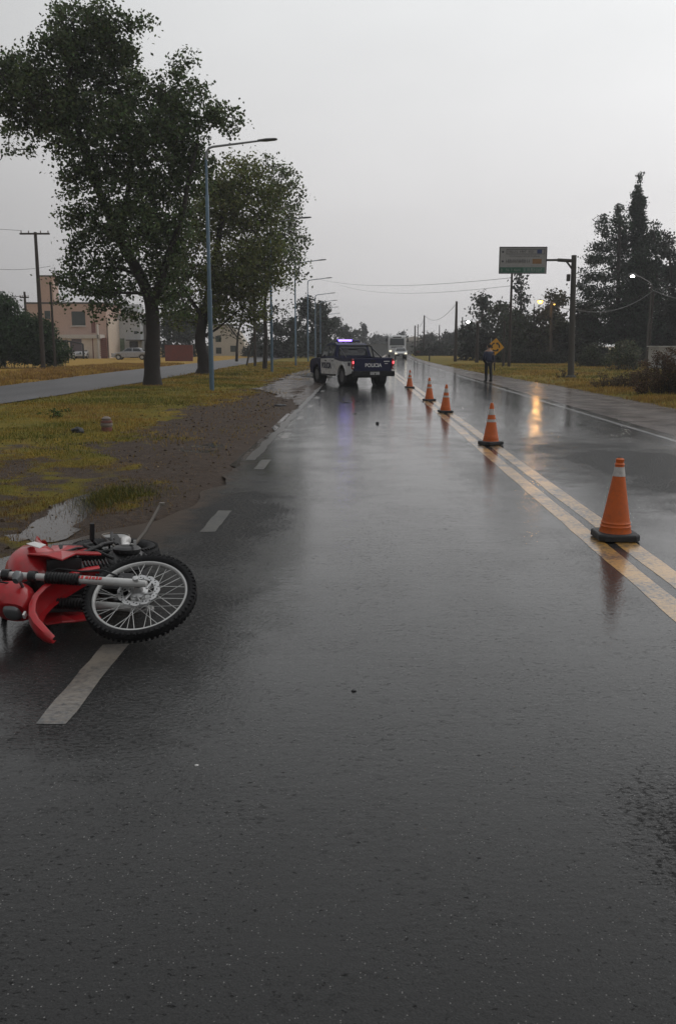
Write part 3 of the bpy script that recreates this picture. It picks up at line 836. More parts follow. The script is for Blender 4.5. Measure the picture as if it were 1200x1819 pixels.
# axle nuts, caliper, disc cover
MB().lathe([(.018, .135), (.018, .15), (.010, .152)], 6, MF @ Mw).build('axle_nut', M_STEEL, root)
cal = MB().box((-.06, .075, .085), (.05, .045, .085), MF).box((-.035, .09, .11), (.04, .03, .03), MF)
cal.build('brake_caliper', M_DARKM, root, bevel=.006)
hose = [fk(-.06, .09, .13), fk(-.07, .12, .22), fk(-.04, .13, .34), fk(-.05, .13, .48), fk(.03, .10, .62), fk(.06, .05, .78), fk(.02, .1, .95)]
MB().tube(hose, .006, 8).build('brake_hose', M_BLACK, root, smooth=True)
# front fender
def fender(prof, w, name, m, M, skirt=.035, th=.004):
    rings = []
    for i, (f_, d_, wk) in enumerate(prof):
        a = Vector(prof[max(i - 1, 0)][:2]); b = Vector(prof[min(i + 1, len(prof) - 1)][:2])
        tdir = (b - a).normalized(); nrm = Vector((-tdir.y, tdir.x))
        if nrm.y < 0 and i < len(prof) * .5: nrm = -nrm
        ww = w * wk
        cs = []
        for u, hgt in ((-1, -1.0), (-.92, -.15), (-.6, .12), (0, .3), (.6, .12), (.92, -.15), (1, -1.0)):
            cs.append((u * ww, hgt * skirt * (.5 + .5 * wk)))
        ring = [M @ Vector((f_ + nrm.x * hh, y_, d_ + nrm.y * hh)) for y_, hh in cs]
        ring += [M @ Vector((f_ + nrm.x * (hh - th * 2), y_ * .95, d_ + nrm.y * (hh - th * 2))) for y_, hh in reversed(cs)]
        rings.append(ring)
    return MB().loft(rings).build(name, m, root, smooth=50)
fender([(-.20, .31, .35), (-.16, .37, .6), (-.10, .44, .8), (-.03, .515, .95), (.04, .56, 1.0), (.12, .585, 1.0), (.19, .58, 1.0), (.26, .555, .95), (.31, .51, .85), (.345, .46, .7), (.37, .415, .45), (.38, .385, .2)], .085, 'front_fender', M_RED, MF)
MB().box((.245, .05, .585), (.03, .03, .012), MF).build('fender_sticker', M_WHITEP, root)
# headlight cowl
def superring(cx, cy, cz, rx, ry, M, ax='x', n=16, p=2.8):
    out = []
    for k in range(n):
        t = 2 * math.pi * k / n
        c, s = math.cos(t), math.sin(t)
        a = math.copysign(abs(c) ** (2 / p), c) * rx; b = math.copysign(abs(s) ** (2 / p), s) * ry
        out.append(M @ (Vector((cx, cy + a, cz + b)) if ax == 'x' else Vector((cx + a, cy + b, cz))))
    return out
MF0 = MF; MF = MF @ Matrix.Translation((0, 0, -.05))
MB().loft([superring(.05, 0, .78, .11, .12, MF), superring(.10, 0, .78, .115, .14, MF), superring(.155, 0, .765, .10, .125, MF), superring(.19, 0, .75, .075, .09, MF)]).build('headlight_cowl', M_RED, root, smooth=50)
MB().loft([superring(.185, 0, .745, .055, .055, MF), superring(.203, 0, .742, .052, .052, MF), superring(.214, 0, .74, .036, .036, MF)]).build('headlight', M_LENS, root, smooth=60)
MB().loft([superring(.14, 0, .90, .085, .03, MF), superring(.165, 0, .91, .09, .045, MF), superring(.175, 0, .90, .07, .03, MF)]).build('number_board', M_WHITEP, root, smooth=50)
for s_ in (1, -1):
    MB().tube([fk(.08, .10 * s_, .70), fk(.09, .17 * s_, .70)], .009, 8).loft([superring(.07, .19 * s_, .70, .03, .024, MF), superring(.10, .19 * s_, .70, .035, .028, MF), superring(.125, .19 * s_, .70, .02, .016, MF)]).build('turn_signal', M_LENS, root, smooth=50)
# handlebar with grips and levers
hb = [fk(-.05, -.36, 1.0), fk(-.03, -.20, .96), fk(.0, -.07, .89), fk(.0, .07, .89), fk(-.03, .22, .97), fk(-.06, .40, 1.0)]
MB().tube(hb, .012, 10).build('handlebar', M_STEEL, root, smooth=True)
MB().tube([fk(-.045, .30, .985), fk(-.062, .415, 1.0)], .018, 10).build('grip', M_BLACK, root, smooth=True)
MB().tube([fk(-.0, .24, .98), fk(.05, .30, .975), fk(.03, .40, .98)], .006, 8).build('lever', M_STEEL, root, smooth=True)
MB().tube([fk(-.04, -.28, .985), fk(-.05, -.38, 1.0)], .018, 10).build('grip', M_BLACK, root, smooth=True)

MF = MF0
# ---- body (bike frame: x ahead, y left, z up; origin at front axle)
def ring_yz(x, cy, cz, ry, rz, n=18, p=2.6, sk=0.0):
    out = []
    for k in range(n):
        t = 2 * math.pi * k / n
        c, s = math.cos(t), math.sin(t)
        out.append(Vector((x + sk * s, cy + math.copysign(abs(c) ** (2 / p), c) * ry, cz + math.copysign(abs(s) ** (2 / p), s) * rz)))
    return out
MB().loft([ring_yz(-.32, 0, .60, .08, .07), ring_yz(-.37, 0, .585, .16, .12), ring_yz(-.50, 0, .575, .21, .165), ring_yz(-.66, 0, .56, .205, .155), ring_yz(-.82, 0, .53, .16, .13), ring_yz(-.95, 0, .50, .09, .06)]).build('fuel_tank', M_RED, root, smooth=50)
MB().lathe([(.042, -.01), (.042, .018), (.03, .026)], 18, Matrix.Translation((-.52, 0, .725))).build('tank_cap', M_BLACK, root)
def plate(name, pts, th, m, off=(0, 0, 0), smooth=False, bevel=.004, lab=None):
    """pts (x,y,z) outline of a moulded panel; thickened towards the bike"""
    a = [Vector(p) for p in pts]; n = len(a)
    b = [p - Vector((0, math.copysign(th, p.y), 0)) for p in a]
    c0 = sum(a, Vector()) / n + Vector((0, math.copysign(.018, a[0].y), 0)); c1 = sum(b, Vector()) / n
    vs = a + b + [c0, c1]
    fs = [(i, (i + 1) % n, 2 * n) for i in range(n)] + [(n + (i + 1) % n, n + i, 2 * n + 1) for i in range(n)] + [(i, n + i, n + (i + 1) % n, (i + 1) % n) for i in range(n)]
    return MB().add(vs, fs).build(name, m, root, smooth=smooth, bevel=bevel, label=lab)
for s_ in (1, -1):
    plate('tank_shroud', [(-.20, .19 * s_, .42), (-.24, .21 * s_, .50), (-.36, .20 * s_, .60), (-.52, .165 * s_, .62), (-.62, .16 * s_, .52), (-.58, .165 * s_, .42), (-.44, .19 * s_, .34), (-.36, .20 * s_, .20), (-.30, .20 * s_, .19), (-.28, .21 * s_, .34)], .012, M_RED)
    plate('side_panel', [(-.80, .12 * s_, .42), (-.84, .13 * s_, .22), (-.96, .13 * s_, .20), (-1.10, .12 * s_, .34), (-1.14, .11 * s_, .44), (-.95, .11 * s_, .46)], .012, M_RED)
plate('tank_sticker', [(-.34, .235, .54), (-.44, .24, .60), (-.56, .225, .61), (-.60, .22, .585), (-.50, .235, .55), (-.42, .24, .50)], .004, M_WHITEP, bevel=0)
MB().loft([ring_yz(-.66, 0, .60, .07, .03), ring_yz(-.74, 0, .58, .10, .045), ring_yz(-.90, 0, .545, .115, .05), ring_yz(-1.10, 0, .55, .12, .05), ring_yz(-1.30, 0, .565, .11, .045), ring_yz(-1.40, 0, .58, .08, .025)]).build('seat', mat('seat_vinyl', (.016, .016, .018), .55, bump=.25, bscale=90), root, smooth=50)
MB().loft([ring_yz(-1.05, 0, .48, .10, .03), ring_yz(-1.25, 0, .50, .11, .025), ring_yz(-1.50, 0, .53, .10, .018), ring_yz(-1.72, 0, .52, .085, .014), ring_yz(-1.80, 0, .50, .05, .01)]).build('rear_fender', M_RED, root, smooth=50)
MB().loft([ring_yz(-1.70, 0, .475, .05, .03), ring_yz(-1.79, 0, .475, .045, .028)]).build('tail_light', mat('red_lens', (.3, .01, .01), .15), root, smooth=50)
# engine
eng = MB().loft([ring_yz(-.52, 0, .02, .085, .10), ring_yz(-.62, 0, .0, .15, .13), ring_yz(-.78, 0, -.01, .155, .135), ring_yz(-.92, 0, .02, .11, .10)])
eng.build('crankcase', M_DARKM, root, smooth=50)
MB().lathe([(.085, .14), (.09, .165), (.075, .178), (.03, .182)], 24, Matrix.Translation((-.66, 0, .0)) @ Mw).build('crankcase_cover', M_DARKM, root, smooth=50)
cyl = MB()
for k in range(9):
    cyl.box((-.60 + k * .006, 0, .13 + k * .022), (.17, .19, .010))
cyl.box((-.575, 0, .22), (.13, .14, .22)).box((-.54, 0, .345), (.14, .15, .07))
cyl.build('cylinder_head', M_DARKM, root, bevel=.004)
for s_ in (1, -1): MB().box((-.36, .11 * s_, .40), (.035, .10, .20)).build('radiator', M_DARKM, root, bevel=.004)
fr = MB()
hd = Vector(Dx) * .72 + Vector((-.04, 0, .0))
for s_ in (1, -1):
    fr.tube([hd, (-.50, .04 * s_, .50), (-.82, .09 * s_, .38), (-.92, .10 * s_, .10), (-.90, .09 * s_, -.08)], .015, 8)
    fr.tube([(-.84, .08 * s_, .42), (-1.15, .09 * s_, .47), (-1.45, .06 * s_, .49)], .012, 8)
    fr.tube([(-.90, .09 * s_, .15), (-1.15, .10 * s_, .42)], .011, 8)
    fr.tube([hd + Vector((-.0, 0, -.09)), (-.40, .03 * s_, .20), (-.48, .07 * s_, -.08), (-.60, .09 * s_, -.15), (-.90, .09 * s_, -.12)], .014, 8)
fr.build('frame', M_BLACK, root, smooth=True)
sw = MB()
for s_ in (1, -1):
    sw.loft([[Vector((x, s_ * y_ + a * .014, z + b * hh)) for a, b in ((-1, -1), (1, -1), (1, 1), (-1, 1))] for x, y_, z, hh in ((-.90, .10, -.02, .028), (-1.15, .105, -.01, .026), (-1.47, .115, -.01, .018))])
sw.box((-1.02, 0, -.02), (.06, .2, .04))
sw.build('swingarm', M_DARKM, root, bevel=.004)
MB().tube([(-.94, 0, .08), (-.98, 0, .40)], .028, 10).build('shock_absorber', mat('spring_dull_red', (.2, .02, .02), .4), root)
ch = MB()
r0, r1 = .035, .095
c0, c1 = Vector((-.86, .125, .0)), Vector((-1.43, .125, -.01))
pts = []
for k in range(9):
    t = -math.pi / 2 + math.pi * k / 8; pts.append(c0 + Vector((math.cos(t) * r0, 0, math.sin(t) * r0)))
for k in range(9):
    t = math.pi / 2 + math.pi * k / 8; pts.append(c1 + Vector((math.cos(t) * r1, 0, math.sin(t) * r1)))
pts.append(pts[0]); ch.tube(pts, .008, 6)
ch.build('chain', M_CHAIN, root)
sp_ = MB(); nT = 40; ol = []
for k in range(nT * 2):
    t = math.pi * k / nT; r = .098 if k % 2 else .088
    ol.append((c1.x + r * math.cos(t), c1.z + r * math.sin(t)))
sp_.prism(ol, .118, .123).build('sprocket', M_STEEL, root)
MB().box((-1.12, .125, .075), (.30, .03, .012)).build('chain_guard', M_BLACK, root, bevel=.003)
MB().loft([ring_yz(-.83, .13, .0, .02, .02), ring_yz(-.79, .15, -.01, .035, .03), ring_yz(-.73, .15, .01, .03, .02), ring_yz(-.70, .14, .03, .01, .01)]).build('sprocket_cover', M_WHITEP, root, bevel=.015, label='pale scuffed cover over the front sprocket')
MB().tube([(-1.0, .09, .12), (-.98, .17, .19)], .012, 8).box((-.98, .225, .19), (.045, .115, .03)).build('footpeg', M_BLACK, root, bevel=.004)
MB().tube([(-.93, -.10, -.10), (-.93, -.16, -.08)], .012, 8).build('footpeg', M_BLACK, root)
MB().tube([(-.98, .12, -.08), (-1.02, .22, -.17), (-1.08, .38, -.27), (-1.085, .395, -.285)], [.012, .011, .010, .010], 8).box((-1.085, .40, -.287), (.045, .012, .035)).build('kickstand', mat('grimy_steel', (.2, .18, .16), .5, metal=.4, dirt=.4), root, smooth=50)
MB().tube([(-.72, .17, -.01), (-.66, .19, -.03), (-.58, .20, -.04)], .007, 8).box((-.58, .21, -.04), (.016, .04, .016)).build('gear_lever', M_STEEL, root)
MB().tube([(-.50, -.05, .25), (-.44, -.12, .10), (-.60, -.15, -.02), (-.85, -.13, .12), (-1.05, -.15, .30)], .02, 10).tube([(-1.05, -.15, .30), (-1.50, -.16, .46)], .045, 14).build('exhaust', M_DARKM, root, smooth=50)
# cables over the front
cb = MB()
for a, b, c in ((.05, .12, .02), (-.04, .16, -.03), (.02, .08, .05)):
    cb.tube([fk(-.02, a, .93), fk(.10, b, .84), fk(.05, b * .5, .68), Vector((-.36, c, .48)), Vector((-.62, c * 1.5, .30))], .005, 6)
cb.build('control_cable', M_BLACK, root, smooth=True)
clut = MB()
clut.box((-.42, 0, .36), (.10, .20, .16)).box((-.70, .10, .36), (.22, .06, .12)).box((-.98, .09, .34), (.16, .08, .12))
clut.tube([(-.50, .16, .30), (-.60, .19, .18), (-.80, .17, .14), (-.98, .15, .06)], .014, 7).tube([(-.46, .10, .44), (-.62, .15, .40), (-.84, .14, .30), (-1.0, .12, .12)], .01, 6).tube([(-.50, .13, .10), (-.56, .17, .20), (-.72, .18, .26), (-.90, .16, .20)], .012, 6)
clut.tube([(-1.0, .13, .02), (-1.2, .13, .04), (-1.4, .15, .02)], .012, 6)
clut.build('engine_fittings', M_BLACK, root, bevel=.004)
MB().box((-.56, .15, .34), (.05, .03, .05)).build('horn', M_DARKM, root, bevel=.006)
MB().loft([ring_yz(-1.02, .15, -.03, .02, .02), ring_yz(-.97, .165, -.03, .03, .035), ring_yz(-.90, .165, -.01, .025, .02), ring_yz(-.86, .15, .0, .01, .01)]).build('frame_guard', M_WHITEP, root, smooth=50, label='small scuffed white guard near the footpeg')
loc_ = root.matrix_world
for nm, p in (('rear axle', (-1.43, 0, 0)), ('tank', (-.5, 0, .58)), ('peg', (-.93, .27, -.11)), ('stand0', (-.98, .12, -.08)), ('stand1', (-1.085, .4, -.29))):
    print('PX', nm, [round(v) for v in proj(loc_ @ Vector(p))], 'z', round((loc_ @ Vector(p)).z, 3))
for nm, p in (('axleL', (0, .13, 0)), ('forkend', (0, .105, .40)), ('bootend', (0, .105, .61)), ('fendertip', (.49, 0, .375)), ('fendmid', (.16, .085, .6)), ('rearfend', (-.26, 0, .36)), ('headlight', (.2, 0, .74)), ('barR', (-.05, -.38, 1.0)), ('barL', (-.06, .41, 1.0))):
    print('PX', nm, [round(v) for v in proj(loc_ @ MF @ Vector(p))], 'z', round((loc_ @ MF @ Vector(p)).z, 3))

# ================================================================== TRAFFIC CONES
M_OR = mat('orange_cone_plastic', (.56, .11, .012), .55, var=.15, dirt=.35)
M_REF = mat('reflective_band', (.48, .46, .44), .45, var=.2, dirt=.5)
M_BASE = mat('cone_rubber', (.018, .019, .021), .6, bump=.3)
cones = [(1091, 957, 0, 'a', 'nearest and largest orange traffic cone, one white band near its tip'),
         (871, 790, .4, 'b', 'second nearest orange cone, two thin white bands and black base'),
         (790.5, 733, .1, 'b', 'orange cone just right of another one, third from the camera, thick black base'),
         (762, 712, .3, 'b', 'orange cone standing close behind and left of the third one'),
         (727, 689, .2, 'b', 'farthest and smallest orange cone, beside the back of the patrol pickup')]
for px, py, rz, kind, lab in cones:
    p = G(px, py)
    c = thing('traffic_cone', lab, 'traffic cone', (p.x, p.y, .008), rz, 'traffic cones along the double yellow line')
    c.rotation_euler = (math.radians({1091: .4, 871: -.8}.get(px, 1.0)), math.radians({790.5: 1.2, 762: -1.0}.get(px, .5)), rz)
    hgt = .715
    def rr(z): return .137 + (.024 - .137) * ((z - .05) / (hgt - .05)) ** .93
    b = MB()
    bl = [(-.175, -.175), (.175, -.175), (.175, .175), (-.175, .175)]
    ol = []
    w = .176; ch_ = .045
    for sx, sy in ((-1, -1), (1, -1), (1, 1), (-1, 1)):
        q = [(sx * w, sy * (w - ch_)), (sx * (w - ch_), sy * w)]
        if sx * sy > 0: q = q
        else: q = q[::-1]
        ol += q
    b.loft([[Vector((x * k, y_ * k, z)) for x, y_ in ol] for z, k in ((0, 1), (.045, 1.0), (.058, .96))])
    b.build('base', M_BASE, c, bevel=.006)
    bands = [(.545, .625)] if kind == 'a' else [(.50, .60), (.38, .425)]
    prof = [(.137, .056)]; 
    for z in (.10, .112, .118, .13, .142, .148, .16, .3, .36):
        bumpr = .006 if z in (.112, .142) else 0
        prof.append((rr(z) + bumpr, z))
    zs = [z for ab in sorted(bands) for z in ab]
    for z in sorted(set([.40, .46, .50, .54, .58, .62, .66] + zs)):
        prof.append((rr(z), z))
    if kind == 'a': prof += [(rr(.64) , .641), (rr(.64) + .008, .645), (rr(.69) + .008, .69), (.02, .70)]
    else: prof += [(.024, .695), (.016, .70)]
    prof = sorted(set(prof), key=lambda q: q[1])
    MB().lathe(prof, 28, cap=False).build('cone_body', M_OR, c, smooth=True)
    for z0, z1 in bands:
        MB().lathe([(rr(z0) + .0025, z0), (rr(z1) + .0025, z1)], 28, cap=False).build('reflective_band', M_REF, c, smooth=True)
# ================================================================== VEHICLES
M_NAVY = mat('navy_paint', (.008, .011, .045), .5, coat=.05, spec=.22, var=.1, dirt=.08)
M_VWHITE = mat('white_car_paint', (.62, .62, .63), .3, coat=.6, var=.06, dirt=.18)
M_SILVER = mat('silver_car_paint', (.36, .36, .38), .3, metal=.3, coat=.6, var=.06)
M_UNDER = mat('underbody_black', (.01, .01, .01), .7)
M_LETTER = mat('dark_lettering', (.02, .022, .06), .4)
M_LETTERW = mat('pale_lettering', (.6, .6, .6), .4)
M_PLATE = mat('number_plate', (.5, .5, .5), .4)
M_TAILON = mat('lit_tail_lamp', (.5, .03, .03), .2, emit=(1.0, .08, .10), estr=3.0)
M_TAIL = mat('tail_lamp_lens', (.30, .012, .018), .15, coat=.5)
M_BLUEL = mat('lit_blue_beacon', (.1, .1, .5), .2, emit=(.20, .12, 1.0), estr=7.0)
M_BEACON = mat('blue_beacon_lens', (.03, .03, .12), .15, coat=.5)
M_HEAD = mat('lit_headlamp', (.6, .6, .6), .2, emit=(1.0, .88, .62), estr=1.6)
M_HEADB = mat('lit_white_headlamp', (.6, .6, .6), .2, emit=(1.0, .97, .9), estr=8.0)

def car_wheel(parent, x, y, r, w, rimm, side):
    M = Matrix.Translation((x, y, r)) @ Mw
    t = MB().lathe([(r * .62, -w / 2), (r * .9, -w / 2), (r, -w * .36), (r, w * .36), (r * .9, w / 2), (r * .62, w / 2)], 28, M, cap=False).build('wheel', M_RUB, parent, smooth=40)
    d = MB().lathe([(r * .64, side * w * .46), (r * .60, side * w * .36), (r * .56, side * w * .30), (.02, side * w * .30)], 24, M)
    for k in range(6):
        a = 2 * math.pi * k / 6
        d.box((r * .32, 0, side * w * .36), (r * .56, r * .15, w * .1), M @ Matrix.Rotation(a, 4, 'Z'))
    d.lathe([(r * .17, side * w * .36), (r * .15, side * w * .45), (.01, side * w * .45)], 12, M)
    d.build('rim', rimm, t, smooth=30)
    return t
def arc_pts(cx, r, z0, n=9, zc=None):
    """wheel-arch cut-out from right to left (for bottoms running +x -> -x)"""
    zc = z0 if zc is None else zc
    out = []
    a0 = math.asin(max(-1, min(1, (z0 - zc) / r)))
    for k in range(n):
        t = a0 + (math.pi - 2 * a0) * k / (n - 1)
        out.append((cx + r * math.cos(t), zc + r * math.sin(t)))
    return out
def panel(name, poly, y, th, m, parent, bevel=.012, label=None, lean=0.0, zl=0.0):
    """side panel: poly in xz at y (outer face), thickness towards the centre line; upper part leans in"""
    s = math.copysign(1, y)
    def yy(z, y0): return y0 - s * max(0.0, z - zl) * lean
    n = len(poly)
    vs = [(x, yy(z, y), z) for x, z in poly] + [(x, yy(z, y) - s * th, z) for x, z in poly]
    fs = [tuple(range(n)), tuple(range(2 * n - 1, n - 1, -1))] + [(i, i + n, (i + 1) % n + n, (i + 1) % n) for i in range(n)]
    return MB().add(vs, fs).build(name, m, parent, bevel=bevel, label=label)

# ---- patrol pickup; origin on the ground under the rear axle, nose along +x
pr = G(642.5, 684.3)
yaw = math.radians(90 + 21)
TK = thing('pickup_truck', 'navy and white double cab patrol pickup with lit blue roof light, stopped at an angle', 'pickup truck', (pr.x, pr.y, .003), yaw)
WB = 3.12; WR = .385; HW = .925
for x, sd_ in ((0, 1), (0, -1), (WB, 1), (WB, -1)):
    car_wheel(TK, x, sd_ * .80, WR, .26, mat('dark_alloy', (.10, .10, .11), .45, metal=.6), sd_)
ch = MB().box((1.5, 0, .50), (4.9, 1.0, .18)).box((0, 0, .40), (.16, 1.4, .16)).box((WB, 0, .42), (.16, 1.4, .14)).box((1.55, 0, .62), (1.9, 1.6, .10))
ch.tube([(-.9, .45, .45), (.6, .45, .42)], .04, 8).box((-1.25, 0, .42), (.35, .08, .08))
ch.build('chassis', M_UNDER, TK)
MB().lathe([(.03, 0), (.03, .05), (.012, .06), (.03, .09), (.03, .11), (.01, .13)], 12, Matrix.Translation((-1.42, 0, .43))).build('tow_hitch', M_DARKM, TK)
arR = arc_pts(0, .47, .42, 11, .40); arF = arc_pts(WB, .48, .42, 11, .40)
# bed
for s_ in (1, -1):
    bed = [(-1.12, 1.14), (-1.12, .56)] + [(x, z) for x, z in reversed(arR)] + [(.95, .46), (.95, 1.16)]
    panel('bed_side', bed, s_ * HW, .07, M_VWHITE if s_ > 0 else M_VWHITE, TK, lean=.05, zl=.8, label='white bed side of the pickup')
    panel('bed_rail', [(-1.13, 1.165), (-1.13, 1.02), (-.3, 1.00), (.3, 1.02), (.95, 1.09), (.95, 1.18)], s_ * (HW + .004), .09, M_NAVY, TK, lean=.05, zl=.8)
    # cab lower: doors and front wing
    rear_door = [(.97, 1.13), (.97, .47), (1.02, .44), (1.80, .44), (1.80, 1.12)]
    front_door = [(1.815, 1.12), (1.815, .44), (2.55, .44), (2.62, .75), (2.66, 1.10)]
    panel('rear_door', rear_door, s_ * HW, .06, M_VWHITE, TK, lean=.06, zl=.8, label='white rear door of the pickup')
    fd = panel('front_door', front_door, s_ * HW, .06, M_VWHITE, TK, lean=.06, zl=.8, label='white front door with dark lettering')
    for xh in (1.02, 1.87):
        MB().box((xh + .08, s_ * (HW + .012), 1.02), (.16, .03, .03)).build('door_handle', M_BLACK, TK, bevel=.006)
    panel('belt_stripe', [(.97, 1.20), (.97, 1.115), (2.67, 1.085), (2.68, 1.18)], s_ * (HW - .012), .07, M_NAVY, TK, lean=.06, zl=.8)
    wing = [(2.64, 1.12), (2.63, .75), (2.575, .46)] + [(x, z) for x, z in reversed(arF)] + [(3.68, .50), (4.02, .55), (4.10, .75), (4.06, .98), (3.85, 1.08), (3.2, 1.14)]
    panel('front_wing', wing, s_ * HW, .08, M_NAVY, TK, lean=.06, zl=.8)
    MB().box((1.75, s_ * .90, .40), (1.75, .10, .05)).build('running_board', M_BLACK, TK, bevel=.01)
    for cx_ in (0, WB):
        fl = MB(); o_ = []; i_ = []
        for k in range(13):
            t = math.pi * k / 12 * .96 + .06
            o_.append((cx_ + .53 * math.cos(t), .41 + .53 * math.sin(t))); i_.append((cx_ + .465 * math.cos(t), .41 + .465 * math.sin(t)))
        poly = o_ + i_[::-1]
        y0 = s_ * (HW - .02); y1 = s_ * (HW + .022)
        fl.prism(poly, y0, y1).build('wheel_arch', M_NAVY if cx_ else M_VWHITE, TK)
        # inner arch, dark
        MB().lathe([(.50, -.16), (.50, .16)], 24, Matrix.Translation((cx_, s_ * .77, .42)) @ Mw, cap=False).build('arch_liner', M_UNDER, TK)
    t_ = link('lettering', text_mesh('door_lettering', 'POLICIA', .34, M_LETTER, .004, True), TK)
    t_.location = (1.86, s_ * (HW + .008), .80); t_.scale = (.92, 1.0, 1.0)
    t_.rotation_euler = (math.radians(90), 0, math.radians(180) if s_ > 0 else 0)
    t2 = link('lettering', text_mesh('bed_lettering', '101', .20, M_LETTER, .004, True), TK)
    t2.location = (-.82, s_ * (HW + .004), .90); t2.rotation_euler = (math.radians(90), 0, math.radians(180) if s_ > 0 else 0)
MB().box((-.05, 0, .72), (2.0, 1.7, .04)).box((.90, 0, .92), (.05, 1.74, .46)).build('bed_floor', M_BLACK, TK)
tg = MB().loft([[Vector((x, y, z)) for y, z in ((-.84, .58), (.84, .58), (.86, 1.10), (.84, 1.15), (-.84, 1.15), (-.86, 1.10))] for x in (-1.10, -1.165)])
tg.build('tailgate', M_NAVY, TK, bevel=.015)
MB().box((-1.175, 0, 1.04), (.03, .22, .06)).build('tailgate_handle', M_BLACK, TK, bevel=.008)
# trim and lettering on the tailgate
tl = link('lettering', text_mesh('tailgate_lettering', 'POLICIA', .20, M_LETTERW, .003, True), TK)
tl.location = (-1.168, -.02, .86); tl.rotation_euler = (math.radians(90), 0, math.radians(-90))
for (y_, z_, w_, h_) in ((-.62, 1.02, .26, .035), (-.60, .93, .14, .025)):
    MB().box((-1.169, y_, z_), (.006, w_, h_)).build('badge', M_LETTERW, TK)
MB().box((-1.22, 0, .52), (.20, 1.86, .22)).box((-1.27, 0, .62), (.22, 1.1, .03)).build('rear_bumper', M_BLACK, TK, bevel=.03)
MB().box((-1.335, -.02, .545), (.012, .42, .13)).build('number_plate', M_PLATE, TK, bevel=.004)
for s_ in (1, -1):
    tlp = MB().box((-1.14, s_ * .895, .92), (.14, .085, .42)).build('tail_light', M_TAIL, TK, bevel=.02)
    MB().box((-1.215, s_ * .895, .98), (.02, .06, .10)).build('bulb', M_TAILON, tlp, bevel=.008)
    MB().box((-1.214, s_ * .895, .78), (.012, .06, .06)).build('reversing_lamp', M_PLATE, tlp, bevel=.008)
# hood and front
MB().loft([[Vector((x, y, z)) for y, z in ((-.80, zb), (.80, zb), (.78, zt), (.5, zt + .04), (-.5, zt + .04), (-.78, zt))] for x, zb, zt in ((2.62, .95, 1.13), (3.3, .95, 1.10), (3.85, .92, 1.03), (4.08, .80, .90))]).build('hood', M_NAVY, TK, bevel=.02)
MB().box((4.04, 0, .60), (.22, 1.78, .34)).build('front_bumper', M_NAVY, TK, bevel=.05)
MB().box((4.13, 0, .82), (.05, 1.0, .16)).build('grille', M_BLACK, TK, bevel=.01)
for s_ in (1, -1): MB().box((4.02, s_ * .73, .88), (.16, .32, .16)).build('headlight', M_LENS, TK, bevel=.03)
# cabin
def sec(x, hw0, z0, hw1, z1): return [Vector((x, -hw0, z0)), Vector((x, hw0, z0)), Vector((x, hw1, z1)), Vector((x, -hw1, z1))]
cab = MB().loft([sec(.97, .86, 1.10, .84, 1.20), sec(1.10, .86, 1.10, .715, 1.70), sec(1.35, .865, 1.10, .70, 1.775), sec(2.1, .87, 1.10, .70, 1.785), sec(2.35, .87, 1.10, .69, 1.74), sec(2.95, .86, 1.08, .80, 1.16)])
cab.build('cabin', M_NAVY, TK, bevel=.03)
def side_y(z): return .862 - (z - 1.10) * (.165 / .66)
for s_ in (1, -1):
    for nm, poly in (('rear_side_window', [(1.18, 1.23), (1.24, 1.66), (1.80, 1.69), (1.80, 1.21)]), ('front_side_window', [(1.88, 1.21), (1.88, 1.69), (2.28, 1.66), (2.70, 1.21)])):
        n = len(poly); vs = [(x, s_ * (side_y(z) + .014), z) for x, z in poly] + [(x, s_ * (side_y(z) - .03), z) for x, z in poly]
        fs = [tuple(range(n)), tuple(range(2 * n - 1, n - 1, -1))] + [(i, i + n, (i + 1) % n + n, (i + 1) % n) for i in range(n)]
        MB().add(vs, fs).build(nm, M_GLASS, TK)
    MB().box((2.58, s_ * 1.0, 1.22), (.12, .20, .16)).box((2.6, s_ * .90, 1.17), (.05, .12, .05)).build('wing_mirror', M_BLACK, TK, bevel=.025)
# rear window sits in the sloping back of the cabin
def rq(z): return .97 + (z - 1.20) * (.13 / .50)
vs = []
for off in (.02, -.02):
    for y_, z_ in ((-.68, 1.25), (.68, 1.25), (.62, 1.62), (-.62, 1.62)):
        vs.append((rq(z_) - off, y_, z_))
rw = MB().add(vs, [(0, 1, 2, 3), (7, 6, 5, 4), (0, 4, 5, 1), (1, 5, 6, 2), (2, 6, 7, 3), (3, 7, 4, 0)]).build('rear_window', M_GLASS, TK)
for y_ in (-.36, .36):
    MB().box((rq(1.44) - .03, y_, 1.42), (.02, .28, .18)).build('headrest', mat('grey_seat_back', (.10, .10, .11), .8), rw, bevel=.02)
# roll bar, roof rack bar, light bar
rb = MB()
for s_ in (1, -1):
    rb.tube([(.60, s_ * .80, 1.16), (.72, s_ * .74, 1.60), (.75, s_ * .66, 1.66)], .035, 8)
    rb.tube([(-.2, s_ * .80, 1.17), (.70, s_ * .75, 1.55)], .028, 8)
rb.tube([(.75, .66, 1.66), (.75, -.66, 1.66)], .035, 8)
rb.build('roll_bar', M_BLACK, TK, smooth=True)
lb = MB().box((1.75, 0, 1.83), (.28, 1.22, .035)).build('light_bar', M_BLACK, TK, bevel=.01)
MB().box((1.75, .12, 1.885), (.24, .62, .075)).build('lit_lens', M_BLUEL, lb, bevel=.02)
MB().box((1.75, .46, 1.88), (.24, .055, .07)).build('end_lens', M_BEACON, lb, bevel=.02)
MB().box((1.75, -.38, 1.88), (.24, .36, .07)).build('end_lens', M_BEACON, lb, bevel=.02)
MB().tube([(1.3, -.55, 1.77), (1.28, -.55, 2.3)], .006, 5).build('antenna', M_BLACK, TK)

